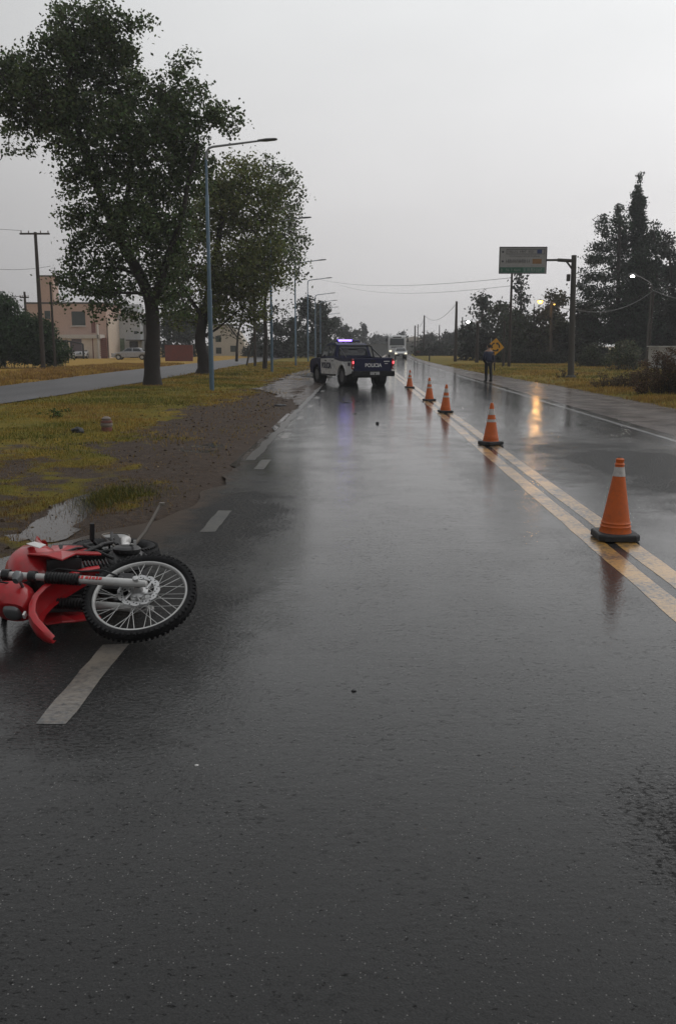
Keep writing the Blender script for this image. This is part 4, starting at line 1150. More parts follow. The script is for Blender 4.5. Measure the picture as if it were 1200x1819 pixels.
# ---- plain cars
def car(label, loc, rz, paint, kind='hatch', lit=None, group=None, Lc=4.0):
    c = thing('parked_car' if not lit else 'car', label, 'car', loc, rz, group)
    L2 = Lc / 2; w = .84
    for x in (-L2 + .75, L2 - .8):
        for s_ in (1, -1): car_wheel(c, x, s_ * .72, .30, .2, M_STEEL, s_)
    a1 = arc_pts(-L2 + .75, .37, .3, 9); a2 = arc_pts(L2 - .8, .37, .3, 9)
    top = {'hatch': [(L2 - .05, .62), (L2 - .15, .75), (L2 - 1.0, .90), (-L2 + .1, .96), (-L2, .8)],
           'sedan': [(L2 - .05, .60), (L2 - .15, .72), (L2 - 1.1, .88), (-L2 + .8, .92), (-L2 + .05, .90), (-L2, .7)]}[kind]
    poly = [(-L2 + .02, .3)] + a1[::-1] + a2[::-1] + [(L2 - .03, .3)] + top
    MB().prism(poly, -w, w).build('body', paint, c, bevel=.04)
    ro = {'hatch': [(L2 - 1.05, .87, .9, .89), (L2 - 1.75, 1.40, .68, .60), (-L2 + .9, 1.44, .68, .60), (-L2 + .45, 1.36, .66, .58), (-L2 + .12, .93, .8, .80)],
          'sedan': [(L2 - 1.15, .86, .9, .89), (L2 - 1.85, 1.36, .68, .60), (-L2 + 1.35, 1.39, .68, .60), (-L2 + 1.0, 1.32, .66, .58), (-L2 + .45, .93, .8, .80)]}[kind]
    MB().loft([[Vector((x, -.78, .86)), Vector((x, .78, .86)), Vector((x, min(.78, wt) if z > .95 else .77, z)), Vector((x, -min(.78, wt) if z > .95 else -.77, z))] for x, z, w0, wt in ro]).build('cabin', paint, c, bevel=.03)
    f = ro[0]; g2 = ro[1]; k = ro[2]; b_ = ro[4]; mid = (g2[0] + k[0]) / 2 - .05
    def sy(z): return .782 - (z - .88) * (.18 / .52)
    for s_ in (1, -1):
        for nm, pl in (('front_side_window', [(mid + .05, .97), (mid + .05, 1.32), (g2[0] - .02, 1.32), (f[0] - .22, .97)]), ('rear_side_window', [(mid - .05, .97), (b_[0] + .35, .97), (ro[3][0] + .1, 1.30), (mid - .05, 1.32)])):
            n = 4; vs = [(x, s_ * (sy(z) + .012), z) for x, z in pl] + [(x, s_ * (sy(z) - .03), z) for x, z in pl]
            MB().add(vs, [(0, 1, 2, 3), (7, 6, 5, 4), (0, 4, 5, 1), (1, 5, 6, 2), (2, 6, 7, 3), (3, 7, 4, 0)]).build(nm, M_GLASS, c)
    def slab(nm, x0, z0, x1, z1, w0, w1, m):
        d = Vector((x1 - x0, z1 - z0)).normalized(); nn = Vector((-d.y, d.x)) * (.015)
        if (nn.x > 0) != (x0 > 0): nn = -nn
        vs = [(x0 + nn.x, -w0, z0 + nn.y), (x0 + nn.x, w0, z0 + nn.y), (x1 + nn.x, w1, z1 + nn.y), (x1 + nn.x, -w1, z1 + nn.y)]
        vs += [(a - 2.5 * nn.x, b, e_ - 2.5 * nn.y) for a, b, e_ in vs]
        MB().add(vs, [(0, 1, 2, 3), (7, 6, 5, 4), (0, 4, 5, 1), (1, 5, 6, 2), (2, 6, 7, 3), (3, 7, 4, 0)]).build(nm, m, c)
    t = .10; slab('windscreen', f[0] + (g2[0] - f[0]) * t, f[1] + (g2[1] - f[1]) * t, f[0] + (g2[0] - f[0]) * .9, f[1] + (g2[1] - f[1]) * .9, .70, .56, M_GLASS)
    r3 = ro[3]; slab('rear_window', b_[0] + (r3[0] - b_[0]) * t, b_[1] + (r3[1] - b_[1]) * t, b_[0] + (r3[0] - b_[0]) * .9, b_[1] + (r3[1] - b_[1]) * .9, .66, .54, M_GLASS)
    MB().box((L2 - .02, 0, .42), (.10, 1.62, .22)).build('front_bumper', M_BLACK if lit else paint, c, bevel=.03)
    MB().box((-L2 + .0, 0, .42), (.10, 1.62, .22)).build('rear_bumper', paint, c, bevel=.03)
    MB().box((L2 + .01, 0, .60), (.03, .7, .10)).build('grille', M_BLACK, c)
    MB().box((L2 + .035, 0, .44), (.01, .4, .11)).build('number_plate', M_PLATE, c)
    for s_ in (1, -1):
        MB().box((L2 - .06, s_ * .66, .66), (.14, .26, .15)).build('headlight', lit or M_LENS, c, bevel=.03)
        MB().box((-L2 + .02, s_ * .72, .74), (.08, .18, .2)).build('tail_light', M_TAIL, c, bevel=.02)
        MB().box((f[0] - .35, s_ * .90, .98), (.10, .16, .11)).build('wing_mirror', paint, c, bevel=.02)
    return c
p = G(711, 636.3)
car('small white car driving with its headlights on, right in front of the bus', (p.x, p.y, .003), math.radians(-90 - 3), M_VWHITE, lit=M_HEAD, Lc=3.9)
p = G(503, 634.5)
car('far oncoming car with two bright white headlights on the side street beyond the poles', (p.x, p.y + 8, .085), math.radians(-88), mat('dull_silver_paint', (.2, .2, .21), .3, coat=.5), lit=M_HEADB, Lc=4.1)
p = G(232, 636)
car('silver hatchback parked side-on before the pale house', (AT(233, 625, 106).x, 106, .07), math.radians(180), M_SILVER, kind='sedan', Lc=4.3)
car('white car half hidden under the carport of the pink house', (AT(147, 610, 116).x, 116.5, .07), math.radians(-95), M_VWHITE, Lc=3.8)

# ---- bus
p = G(704.5, 634.8)
BUS = thing('bus', 'white bus approaching on the wet road, behind the small white car', 'bus', (p.x, p.y + 1.0, .003), math.radians(-93))
for x in (-3.2, 2.6):
    for s_ in (1, -1): car_wheel(BUS, x, s_ * 1.08, .48, .3, M_STEEL, s_)
bp_ = [(-5.4, .45)] + arc_pts(-3.2, .58, .45, 9, .48)[::-1] + arc_pts(2.6, .58, .45, 9, .48)[::-1] + [(5.35, .45), (5.45, .9), (5.40, 1.5), (5.15, 2.95), (4.95, 3.1), (-5.3, 3.1), (-5.42, 2.9)]
MB().prism(bp_, -1.25, 1.25).build('body', M_VWHITE, BUS, bevel=.08)
def fx(z): return 5.40 + (z - 1.5) * (-.25 / 1.45)
vs = [(fx(z) + o_, y_, z) for o_ in (.02, -.03) for y_, z in ((-1.03, 1.72), (1.03, 1.72), (.98, 2.70), (-.98, 2.70))]
MB().add(vs, [(0, 1, 2, 3), (7, 6, 5, 4), (0, 4, 5, 1), (1, 5, 6, 2), (2, 6, 7, 3), (3, 7, 4, 0)]).build('windscreen', M_GLASS, BUS)
MB().box((5.40, 0, 1.50), (.10, 1.7, .12)).build('wiper_panel', M_BLACK, BUS)
MB().box((5.13, 0, 2.86), (.10, 1.2, .18)).build('destination_panel', M_BLACK, BUS)
for s_ in (1, -1):
    for k in range(6):
        MB().box((-4.3 + k * 1.5, s_ * 1.255, 2.2), (1.35, .02, .8)).build('side_window', M_GLASS, BUS)
    MB().box((5.44, s_ * .92, .95), (.08, .34, .2)).build('headlight', M_HEAD if s_ < 0 else M_LENS, BUS, bevel=.02)
    MB().tube([(5.1, s_ * 1.2, 2.8), (5.5, s_ * 1.5, 2.75)], .03, 6).box((5.5, s_ * 1.48, 2.45), (.08, .2, .5)).build('wing_mirror', M_BLACK, BUS, bevel=.02)
MB().box((5.42, 0, .58), (.18, 2.4, .3)).build('front_bumper', mat('grey_bumper', (.22, .22, .22), .5), BUS, bevel=.04)
MB().box((0, 0, 3.15), (1.6, 1.2, .14)).build('roof_hatch', M_VWHITE, BUS, bevel=.03)

# ================================================================== PERSON
def skin_obj(name, verts, edges, radii, m, parent=None, root_i=0, sub=2):
    me = bpy.data.meshes.new(name); me.from_pydata([Vector(v) for v in verts], edges, [])
    o = bpy.data.objects.new(name, me); COL.objects.link(o)
    sk = o.modifiers.new('skin', 'SKIN'); sk.use_smooth_shade = True
    for i, r in enumerate(radii):
        rr_ = r if hasattr(r, '__len__') else (r, r)
        me.skin_vertices[0].data[i].radius = rr_
        me.skin_vertices[0].data[i].use_root = (i == root_i)
    me.materials.append(m)
    ss = o.modifiers.new('sub', 'SUBSURF'); ss.levels = sub; ss.render_levels = sub
    if parent is not None: o.parent = parent
    return o
M_SKIN = mat('skin', (.32, .19, .13), .6)
M_JKT = mat('navy_jacket', (.018, .024, .055), .7, bump=.3)
M_TRS = mat('dark_trousers', (.014, .014, .018), .8, bump=.2)
M_HAIR = mat('dark_hair', (.02, .015, .012), .7)
pp = G(866, 678)
PN = thing('person', 'person in navy jacket and dark trousers standing at the road edge before the yellow sign', 'person', (pp.x, pp.y, .0), math.radians(105))
H = 1.0
V = [(0, 0, .93), (0, 0, 1.10), (0, 0, 1.28), (0, 0, 1.40), (0, 0, 1.50), (.005, 0, 1.60), (.015, 0, 1.68),          # 0-6 spine to crown
     (-.0, .17, 1.38), (-.02, .23, 1.13), (.12, .20, .98), (.16, .18, .96),                                              # 7-10 left arm, bent
     (-.0, -.17, 1.38), (-.03, -.24, 1.12), (.0, -.25, .90), (.01, -.25, .86),                                       # 11-14 right arm
     (0, .09, .88), (.02, .10, .50), (-.02, .10, .09), (.10, .11, .04),                                                 # 15-18
     (0, -.09, .88), (-.02, -.12, .50), (-.06, -.13, .09), (.06, -.15, .04)]
E = [(0, 1), (1, 2), (2, 3), (3, 4), (4, 5), (5, 6), (3, 7), (7, 8), (8, 9), (9, 10), (3, 11), (11, 12), (12, 13), (13, 14), (0, 15), (15, 16), (16, 17), (17, 18), (0, 19), (19, 20), (20, 21), (21, 22)]
Rr = [(.13, .15), (.115, .14), (.12, .16), (.09, .12), (.052, .052), (.082, .078), (.07, .062), (.06, .06), (.045, .045), (.034, .034), (.03, .036), (.06, .06), (.045, .045), (.034, .034), (.03, .036), (.09, .085), (.062, .062), (.044, .044), (.04, .045), (.09, .085), (.062, .062), (.044, .044), (.04, .045)]
skin_obj('body', V, E, Rr, M_SKIN, PN)
jv = [V[i] for i in (0, 1, 2, 3, 7, 8, 9, 11, 12, 13)]
jv[0] = (0, 0, .86)
skin_obj('jacket', jv, [(0, 1), (1, 2), (2, 3), (3, 4), (4, 5), (5, 6), (3, 7), (7, 8), (8, 9)], [(.165, .19), (.15, .175), (.15, .19), (.11, .14), (.085, .085), (.065, .065), (.052, .052), (.085, .085), (.065, .065), (.052, .052)], M_JKT, PN)
tv = [(0, 0, .95)] + [V[i] for i in (15, 16, 17, 19, 20, 21)]
skin_obj('trousers', tv, [(0, 1), (1, 2), (2, 3), (0, 4), (4, 5), (5, 6)], [(.15, .17), (.11, .105), (.082, .08), (.066, .066), (.11, .105), (.082, .08), (.066, .066)], M_TRS, PN)
for i in (17, 21):
    x, y, z = V[i]
    MB().loft([ring_yz(x + dx_, y + s2, .035 + hz * .5, w_, hz * .5 + .03) for dx_, s2, w_, hz in ((-.07, 0, .03, .05), (-.03, 0, .045, .09), (.06, 0, .048, .06), (.15, 0, .045, .03), (.19, 0, .025, .01))]).build('shoe', M_BLACK, PN, smooth=True)
for i, sgn in ((10, 1), (14, -1)):
    x, y, z = V[i]
    dv = (Vector(V[i]) - Vector(V[i - 1])).normalized()
    sv_ = Vector((0, 1, 0)).cross(dv).normalized()
    hb_ = MB()
    for k in range(4):
        base_ = Vector((x, y, z)) + sv_ * (k - 1.5) * .019 + dv * .03
        ln = (.062, .072, .068, .052)[k]
        hb_.tube([base_, base_ + dv * ln * .5 + Vector((0, -sgn * .004, 0)), base_ + dv * ln * .9 + Vector((0, -sgn * .022, 0))], [.009, .0085, .006], 6)
    tb = Vector((x, y, z)) - sv_ * .035
    hb_.tube([tb, tb + dv * .025 - sv_ * .02, tb + dv * .05 - sv_ * .022], [.011, .010, .007], 6)
    hb_.build('finger', M_SKIN, PN, smooth=True, kind='stuff')
MB().loft([ring_yz(.02 - .0, 0, 1.655, .04, .045), ring_yz(-.03, 0, 1.66, .085, .07), ring_yz(-.07, 0, 1.65, .085, .085), ring_yz(-.10, 0, 1.64, .05, .06)]).build('hair', M_HAIR, PN, smooth=True)
fc = MB()
fc.add([(.085, -.012, 1.60), (.085, .012, 1.60), (.115, 0, 1.60), (.088, 0, 1.64)], [(0, 1, 2), (0, 2, 3), (1, 3, 2), (0, 3, 1)])
fc.build('nose', M_SKIN, PN)
for s_ in (1, -1):
    MB().lathe([(.001, -.008), (.009, -.004), (.009, .004), (.001, .008)], 8, Matrix.Translation((.085, s_ * .03, 1.64))).build('eye', M_BLACK, PN)
    MB().lathe([(.012, -.006), (.026, 0), (.012, .006)], 10, Matrix.Translation((.005, s_ * .088, 1.62)) @ Mw).build('ear', M_SKIN, PN, smooth=True)
MB().box((.088, 0, 1.565), (.01, .045, .008)).build('mouth', mat('lips', (.22, .08, .07), .5), PN)

# ================================================================== STREET LAMPS, SIGNS, POLES, WIRES
M_BLUE = mat('faded_blue_steel', (.075, .135, .19), .45, var=.12, dirt=.35)
M_GREYS = mat('galvanised_steel', (.24, .25, .26), .5, metal=.3, dirt=.2)
M_LED = mat('lamp_head_grey', (.10, .105, .11), .5)
M_WOOD = mat('weathered_wood_pole', (.038, .030, .025), .85, bump=.5, bscale=14, dirt=.3)
M_CONC = mat('weathered_concrete_pole', (.06, .057, .052), .85, bump=.3, dirt=.4)
M_WIRE = mat('black_cable', (.02, .02, .02), .6)
M_GLASSI = mat('insulator', (.12, .08, .06), .3)
def lamp_post(x, y, Hp=8.6, armx=2.4, rise=.65, label='', r=.085, rise2=None):
    c = thing('street_lamp', label, 'street lamp', (x, y, 0), 0, 'blue street lamps along the grass verge')
    MB().lathe([(r * 1.9, 0), (r * 1.9, .03), (r * 1.05, .05)], 12).build('base_plate', M_BLUE, c)
    MB().tube([(0, 0, 0), (0, 0, 3.6), (0, 0, 3.62), (0, 0, 6.8), (0, 0, 6.82), (0, 0, Hp)], [r, r, r * .78, r * .75, r * .55, r * .52], 14).build('pole', M_BLUE, c, smooth=40)
    MB().box((0, -r - .01, .95), (.10, .02, .34)).build('service_door', M_BLUE, c, bevel=.006)
    ar = [(0, 0, Hp - .05)] + [(.25 * k * k / 9, 0, Hp + rise * .62 * (1 - (1 - k / 3) ** 2)) for k in (1, 2, 3)] + [(armx * .45, 0, Hp + rise * .78), (armx - .55, 0, Hp + rise * .93)]
    MB().tube(ar, [.045, .045, .042, .04, .036, .032], 10).build('arm', M_GREYS if r > .08 else M_BLUE, c, smooth=True)
    hd_ = MB(); M_ = Matrix.Translation((armx - .28, 0, Hp + rise * .98)) @ Matrix.Rotation(-.07, 4, 'Y')
    rings = [[M_ @ p_ for p_ in ring_yz(x_, 0, 0, w_, h_, n=10)] for x_, w_, h_ in ((-.34, .035, .035), (-.22, .08, .04), (-.05, .13, .05), (.25, .13, .04), (.34, .09, .02))]
    hd_.loft(rings).build('lamp_head', M_LED, c, smooth=50)
    return c
LP = [(376.5, 697, 'nearest blue street lamp, tall, beside the big tree'),
      (483, 663, 'second blue street lamp, in front of the leafy tree edge')]
for px, py, lab in LP:
    p = G(px, py); lamp_post(p.x, p.y, label=lab, rise=.62, Hp=8.0 if px < 400 else 8.55)
more = [(525, 72, 461, 'third blue street lamp from the camera'), (547, 92, 493, 'fourth blue street lamp, before the distant trees'), (560, 111, 520, 'fifth street lamp, hooked arm above the far trees'),
        (569, 131, 533, 'sixth street lamp, small, above the far tree tops'), (575, 150, 545, 'seventh street lamp along the verge, tiny'), (581, 171, 556, 'eighth street lamp along the verge, tiny and pale'), (586, 192, 564, 'most distant street lamp of the row')]
for px, Y, ytip, lab in more:
    q = AT(px, 640, Y); tip = AT(px, ytip, Y)
    lamp_post(q.x, Y, Hp=tip.z - .62, label=lab, rise=.62, r=.075)
M_LIT = mat('lit_white_lamp', (.8, .8, .8), .3, emit=(1.0, .97, .90), estr=28.0)
M_LITO = mat('lit_orange_lamp', (.8, .6, .3), .3, emit=(1.0, .60, .12), estr=2.4)
def wood_pole(label, px, py, ytop, r=.12, m=None, Y=None, cross=None, cat='utility pole', lean=0, name='utility_pole', group=None):
    p = G(px, py)
    if Y: p = AT(px, py, Y)
    top = AT(px, ytop, p.y)
    c = thing(name, label, cat, (p.x, p.y, gh(p.x, p.y) - .02), 0, group)
    h = top.z - c.location.z
    MB().tube([(0, 0, -.05), (lean * .5, 0, h * .5), (lean, 0, h)], [r * 1.15, r, r * .75], 10).build('pole', m or M_WOOD, c, smooth=40)
    if cross:
        cz, cw = cross
        for k, dz in enumerate([cz] if not hasattr(cz, '__len__') else cz):
            MB().box((lean, -r, h - dz), (cw, .09, .11)).build('crossarm', M_WOOD, c)
            for u in (-.45, -.2, .2, .45):
                MB().lathe([(.02, 0), (.045, .05), (.03, .09), (.045, .12), (.01, .16)], 8, Matrix.Translation((lean + u * cw, -r, h - dz + .05))).build('insulator', M_GLASSI, c, smooth=True)
    return c, Vector((p.x + lean, p.y, top.z))
tops = {}
def WP(key, *a, **k):
    c, t = wood_pole(*a, **k); tops[key] = t; return c
WP('L1', 'tall dark utility pole with a long crossarm, in front of the left hedge', 77, 652, 412, r=.14, cross=(.12, 2.0), Y=62)
WP('L2', 'slimmer utility pole between the hedge and the pink house', 98, 652, 500, r=.09, Y=64)
WP('L3', 'short utility pole sticking up behind the left hedge', 51, 640, 518, r=.13, Y=82, cross=(.5, .8))
WP('M1', 'dark wooden pole rising from the verge behind the second tree', 453, 650, 470, r=.10, Y=69)
WP('R1', 'thin tall utility pole standing behind the route sign panel', 903, 652, 486, r=.11, m=M_WOOD)
WP('R2', 'tall dark utility pole on the right verge near the white lamp', 808, 643, 535, r=.15)
WP('R3', 'wooden pole with a drooping cable, before the dark bushes', 846, 645, 570, r=.16, cross=(.2, .5))
WP('R4', 'far utility pole with a faint top, right of the bus', 752, 632, 560, r=.14, Y=150)
WP('R5', 'pair of far poles by the bus, the left one', 736, 632, 578, r=.15, Y=165)
WP('R6', 'far slim pole just right of the bus, taller of a close pair', 741, 632, 576, r=.10, Y=160)
WP('R7', 'pale concrete pole between the two dark utility poles', 819, 640, 563, r=.09, m=M_CONC, Y=110)
WP('R8', 'dark leaning pole behind the yellow warning sign', 893, 657, 570, r=.09, Y=72)
WP('R9', 'small far pole over the roadside bushes', 779, 632, 577, r=.11, Y=170)
# leaning post on the verge
p = G(437, 652)
c = thing('wooden_post', 'short leaning wooden post beside the side street', 'post', (p.x, p.y, 0))
MB().tube([(0, 0, 0), (.55, 0, 2.25)], .07, 8).tube([(.50, 0, 2.2), (.95, 0, 2.35)], .05, 8).build('post', M_WOOD, c)
p = G(762, 641)
c = thing('marker_post', 'short dark marker post at the right road edge beyond the cones', 'post', (p.x, p.y, 0))
MB().box((0, 0, .6), (.14, .10, 1.2)).box((0, -.052, 1.05), (.15, .01, .12)).build('post', M_WOOD, c, bevel=.01)

def wire(a, b, sag, r=.013, label='overhead cable', nseg=22):
    a = Vector(a); b = Vector(b)
    pts = []
    for k in range(nseg + 1):
        t = k / nseg; q = a.lerp(b, t); q.z -= sag * 4 * t * (1 - t); pts.append(q)
    o = MB().tube(pts, r, 5).build('power_line', M_WIRE, None, smooth=True)
    return tag(o, label, 'cable', 'overhead cables')
# left wires
wire(tops['L1'] + Vector((-.9, 0, .1)), (-60, 40, 12.5), .8, label='cable from the left crossarm towards the left edge')
wire(tops['L3'] + Vector((-.3, 0, -.4)), (-60, 84, 7.6), .4, r=.03, label='thick low cable over the left hedge')
wire(tops['L1'] + Vector((.9, 0, -2.2)), AT(0, 478, 60), .1, r=.012, label='thin lower cable left of the crossarm pole')

# ---- right: lit street lamp beside the conifers
pb = G(1146, 647)
pb = AT(1146, 647, 78); pt = AT(1157, 506, 78); ph = AT(1125, 488, 76.5)
SL = thing('street_lamp', 'lit white street lamp on twin poles before the dark conifers', 'street lamp', (pb.x, pb.y, gh(pb.x, pb.y) - .02))
lo = lambda v: tuple(Vector(v) - SL.location)
MB().tube([(0, 0, 0), lo(pt)], [.09, .06], 10).build('pole', M_CONC, SL, smooth=True)
pt2 = AT(1160.5, 518, 78.2); pb2 = AT(1150, 650, 78.2)
MB().tube([lo((pb2.x, pb2.y, SL.location.z)), lo(pt2)], [.08, .07], 10).build('brace_pole', M_WOOD, SL, smooth=True)
MB().tube([lo(pt), lo(AT(1152, 500, 77.8)), lo(AT(1136, 491, 77)), lo(ph)], [.045, .042, .04, .04], 8).build('arm', M_GREYS, SL, smooth=True)
hd_ = MB().loft([[Vector(lo(ph)) + Vector((x_, y_ * w_, z_ * w_)) for y_, z_ in [(math.cos(t), math.sin(t)) for t in [k * math.pi / 5 for k in range(10)]]] for x_, w_ in ((.25, .06), (.05, .13), (-.25, .15), (-.42, .08))])
h_ = hd_.build('lamp_head', M_LED, SL, smooth=True)
MB().lathe([(.02, -.05), (.15, -.03), (.17, .04), (.10, .10)], 14, Matrix.Translation(Vector(lo(ph)) + Vector((-.12, -.06, -.14)))).build('lamp_lens', M_LIT, h_, smooth=True)
# ---- orange lamps on a concrete pole
op = AT(978, 640, 92); ot = AT(979, 535, 92)
OL = thing('street_lamp', 'concrete lamp pole with one large glowing orange lamp and a small one', 'street lamp', (op.x, op.y, gh(op.x, op.y) - .02))
lo2 = lambda v: tuple(Vector(v) - OL.location)
MB().tube([(0, 0, 0), lo2(ot)], [.20, .15], 12).build('pole', M_CONC, OL, smooth=True)
for px, py, r_, mm_, dY in ((959, 534.5, .30, M_LITO, -1.2), (984, 540, .10, M_LITO, -.4)):
    q = AT(px, py, 92 + dY)
    am = MB().tube([lo2(ot + Vector((0, 0, -.1))), lo2(q + Vector((0, 0, .12)))], .04, 8).build('arm', M_GREYS, OL)
    MB().lathe([(r_ * 1.1, .02), (r_ * 1.15, .06), (r_ * .5, .14), (.03, .2)], 14, Matrix.Translation(lo2(q))).build('shade', M_LED, OL, smooth=True)
    MB().lathe([(.02, -r_ * .95), (r_ * .6, -r_ * .75), (r_ * .95, -r_ * .2), (r_, .02)], 16, Matrix.Translation(lo2(q))).build('bulb', mm_, OL, smooth=True)  # large bulb is oversized so its shape stands for the glow
# ---- far white lamp by the road
q = AT(831, 572, 120)
FL = thing('street_lamp', 'far lit white lamp hanging left of the dark pole, above the roadside bushes', 'street lamp', (q.x + 1.2, 120, 0))
lo3 = lambda v: tuple(Vector(v) - FL.location)
MB().tube([(0, 0, 0), (0, 0, q.z + .1)], [.11, .09], 10).build('pole', M_CONC, FL, smooth=True)
MB().tube([(0, 0, q.z), (-.5, 0, q.z + .5), lo3(q + Vector((.2, 0, .12)))], .04, 8).build('arm', M_GREYS, FL, smooth=True)
MB().lathe([(.02, -.12), (.17, -.06), (.22, .04), (.12, .12), (.02, .14)], 14, Matrix.Translation(lo3(q))).build('lamp_lens', M_LIT, FL, smooth=True)

# ---- overhead route sign
sb = G(1013, 673)
SY = sb.y
GS = thing('route_sign', 'large grey and green route sign on an arm over the right road edge', 'road sign', (sb.x, SY, gh(sb.x, SY) - .02))
lo4 = lambda v: Vector(v) - GS.location
stp = AT(1019, 453, SY)
MB().tube([(0, 0, 0), tuple(lo4(stp))], [.17, .125], 14).build('post', M_CONC, GS, smooth=True)
MB().lathe([(.30, 0), (.27, .12), (.20, .16)], 12).build('footing', M_CONC, GS)
a0 = AT(1016, 463, SY); a1 = AT(968, 462, SY)
MB().tube([tuple(lo4(a0)), tuple(lo4(AT(990, 461.5, SY)))], .085, 10).tube([tuple(lo4(AT(992, 461.5, SY))), tuple(lo4(AT(900, 462, SY)) + Vector((0, .06, 0)))], .055, 10).tube([tuple(lo4(AT(1016, 478, SY))), tuple(lo4(AT(1005, 463, SY)))], .05, 8).build('arm', M_CONC, GS, smooth=True)
MB().box(tuple(lo4(AT(1009, 493, SY))), (.16, .2, .34)).build('control_box', M_CONC, GS, bevel=.02)
tlc = AT(886.5, 438, SY - .1); brc = AT(969.5, 486, SY - .1)
pw, phh = brc.x - tlc.x, tlc.z - brc.z
ctr = lo4((tlc + brc) / 2)
M_SGN = mat('sign_face_grey', (.27, .27, .265), .5, var=.1, dirt=.1)
M_SGG = mat('sign_face_green', (.02, .10, .065), .5, var=.15)
M_SGL = mat('sign_line_dark', (.05, .05, .06), .5)
M_SGW = mat('sign_print_pale', (.30, .31, .31), .5)
M_SGO = mat('sign_patch_orange', (.22, .12, .05), .5)
M_SGB = mat('sign_patch_blue', (.03, .05, .14), .5)
MB().box(tuple(ctr), (pw, .05, phh)).build('panel', M_SGN, GS, bevel=.02)
fr = MB()
for dx, dz, w_, h_ in ((0, phh / 2 - .02, pw, .04), (0, -phh / 2 + .02, pw, .04), (-pw / 2 + .02, 0, .04, phh - .082), (pw / 2 - .02, 0, .04, phh - .082)):
    fr.box((ctr.x + dx, ctr.y - .031, ctr.z + dz), (w_, .014, h_))
fr.build('border', M_SGL, GS)
def sg(u0, v0, u1, v1, m, nm, d=.0):
    """rectangle in panel units (0..1 from the top left)"""
    x0 = ctr.x - pw / 2 + u0 * pw; x1 = ctr.x - pw / 2 + u1 * pw
    z0 = ctr.z + phh / 2 - v0 * phh; z1 = ctr.z + phh / 2 - v1 * phh
    return MB().box(((x0 + x1) / 2, ctr.y - .028 - d, (z0 + z1) / 2), (x1 - x0, .006, z0 - z1)).build(nm, m, GS)
sg(.02, .76, .50, .96, M_SGG, 'green_band'); sg(.50, .76, .96, .96, mat('sign_face_green_pale', (.06, .15, .12), .5, var=.15), 'green_band')
for v_ in (.085, .26): sg(.15, v_, .95, v_ + .018, M_SGL, 'rule', .002)
for u_ in (.15, .94): sg(u_, .085, u_ + .01, .275, M_SGL, 'rule', .004)
sg(.79, .11, .89, .25, M_SGB, 'blue_patch'); sg(.70, .45, .89, .63, M_SGO, 'orange_patch')
sg(.12, .66, .92, .685, M_SGW, 'rule', .002)
for v_ in (.19, .54):
    MB().lathe([(.055, 0), (.055, .006)], 12, Matrix.Translation((ctr.x - pw / 2 + .075 * pw, ctr.y - .028, ctr.z + phh / 2 - v_ * phh)) @ Mw).build('round_mark', M_SGL, GS)
gm = MB(); rs = random.Random(4)
def strokes(u0, u1, v0, v1, n, seed):
    r_ = random.Random(seed); out = MB(); u = u0
    step = (u1 - u0) / n
    for k in range(n):
        if r_.random() < .12: continue
        x = ctr.x - pw / 2 + (u0 + k * step) * pw; w_ = step * pw * .6
        z0 = ctr.z + phh / 2 - v1 * phh; hh = (v1 - v0) * phh
        y_ = ctr.y - .036
        out.box((x + w_ * .15, y_, z0 + hh / 2), (w_ * .26, .004, hh))
        if r_.random() < .8: out.box((x + w_ * .55, y_, z0 + hh * r_.choice((.12, .5, .88))), (w_ * .5, .004, hh * .2))
        if r_.random() < .6: out.box((x + w_ * .9, y_, z0 + hh * .5), (w_ * .22, .004, hh * r_.choice((.5, 1.0))))
    return out
strokes(.19, .75, .13, .23, 16, 1).build('lettering', M_SGL, GS)
strokes(.22, .86, .32, .38, 22, 2).build('lettering', M_SGL, GS)
strokes(.15, .66, .47, .60, 14, 3).build('lettering', M_SGL, GS)
strokes(.15, .46, .81, .91, 11, 5).build('lettering', M_SGW, GS)
strokes(.53, .92, .80, .92, 11, 6).build('lettering', M_SGW, GS)
strokes(.05, .09, .80, .92, 1, 9).build('arrow_mark', M_SGW, GS)

# ---- yellow roundabout warning sign
wb = G(877, 660)
YS = thing('warning_sign', 'yellow diamond sign with three black curved arrows behind the standing person', 'road sign', (wb.x, wb.y, gh(wb.x, wb.y)))
cz = AT(879.5, 616, wb.y); dcx = cz.x - wb.x; dcz = cz.z - YS.location.z
MB().box((dcx * .5, .05, dcz * .5), (.09, .07, dcz), Matrix.Shear('XY', 4, (0, 0)) if False else None).build('post', M_WOOD, YS, bevel=.01)
s2 = .50
M_YEL = mat('yellow_sign_face', (.62, .30, .012), .45, var=.08, dirt=.1)
R45 = Matrix.Translation((dcx, 0, dcz)) @ Matrix.Rotation(math.radians(49), 4, 'Y')
MB().box((0, 0, 0), (s2 * 1.6, .02, s2 * 1.6), R45).build('panel', M_YEL, YS, bevel=.02)
M_SBK = mat('sign_black_print', (.012, .012, .012), .5)
for k in range(3):
    a0_ = math.radians(90 + 120 * k + 15)
    ol = []; il = []
    for j in range(8):
        t = a0_ + math.radians(72) * j / 7
        ol.append((.295 * math.cos(t), .295 * math.sin(t))); il.append((.21 * math.cos(t), .21 * math.sin(t)))
    t = a0_ + math.radians(72); t2 = a0_ + math.radians(102)
    head = [(.36 * math.cos(t), .36 * math.sin(t)), (.255 * math.cos(t2), .255 * math.sin(t2)), (.145 * math.cos(t), .145 * math.sin(t))]
    poly = ol + head + il[::-1]
    MB().prism(poly, -.018, -.012, Matrix.Translation((dcx, 0, dcz))).build('arrow', M_SBK, YS)
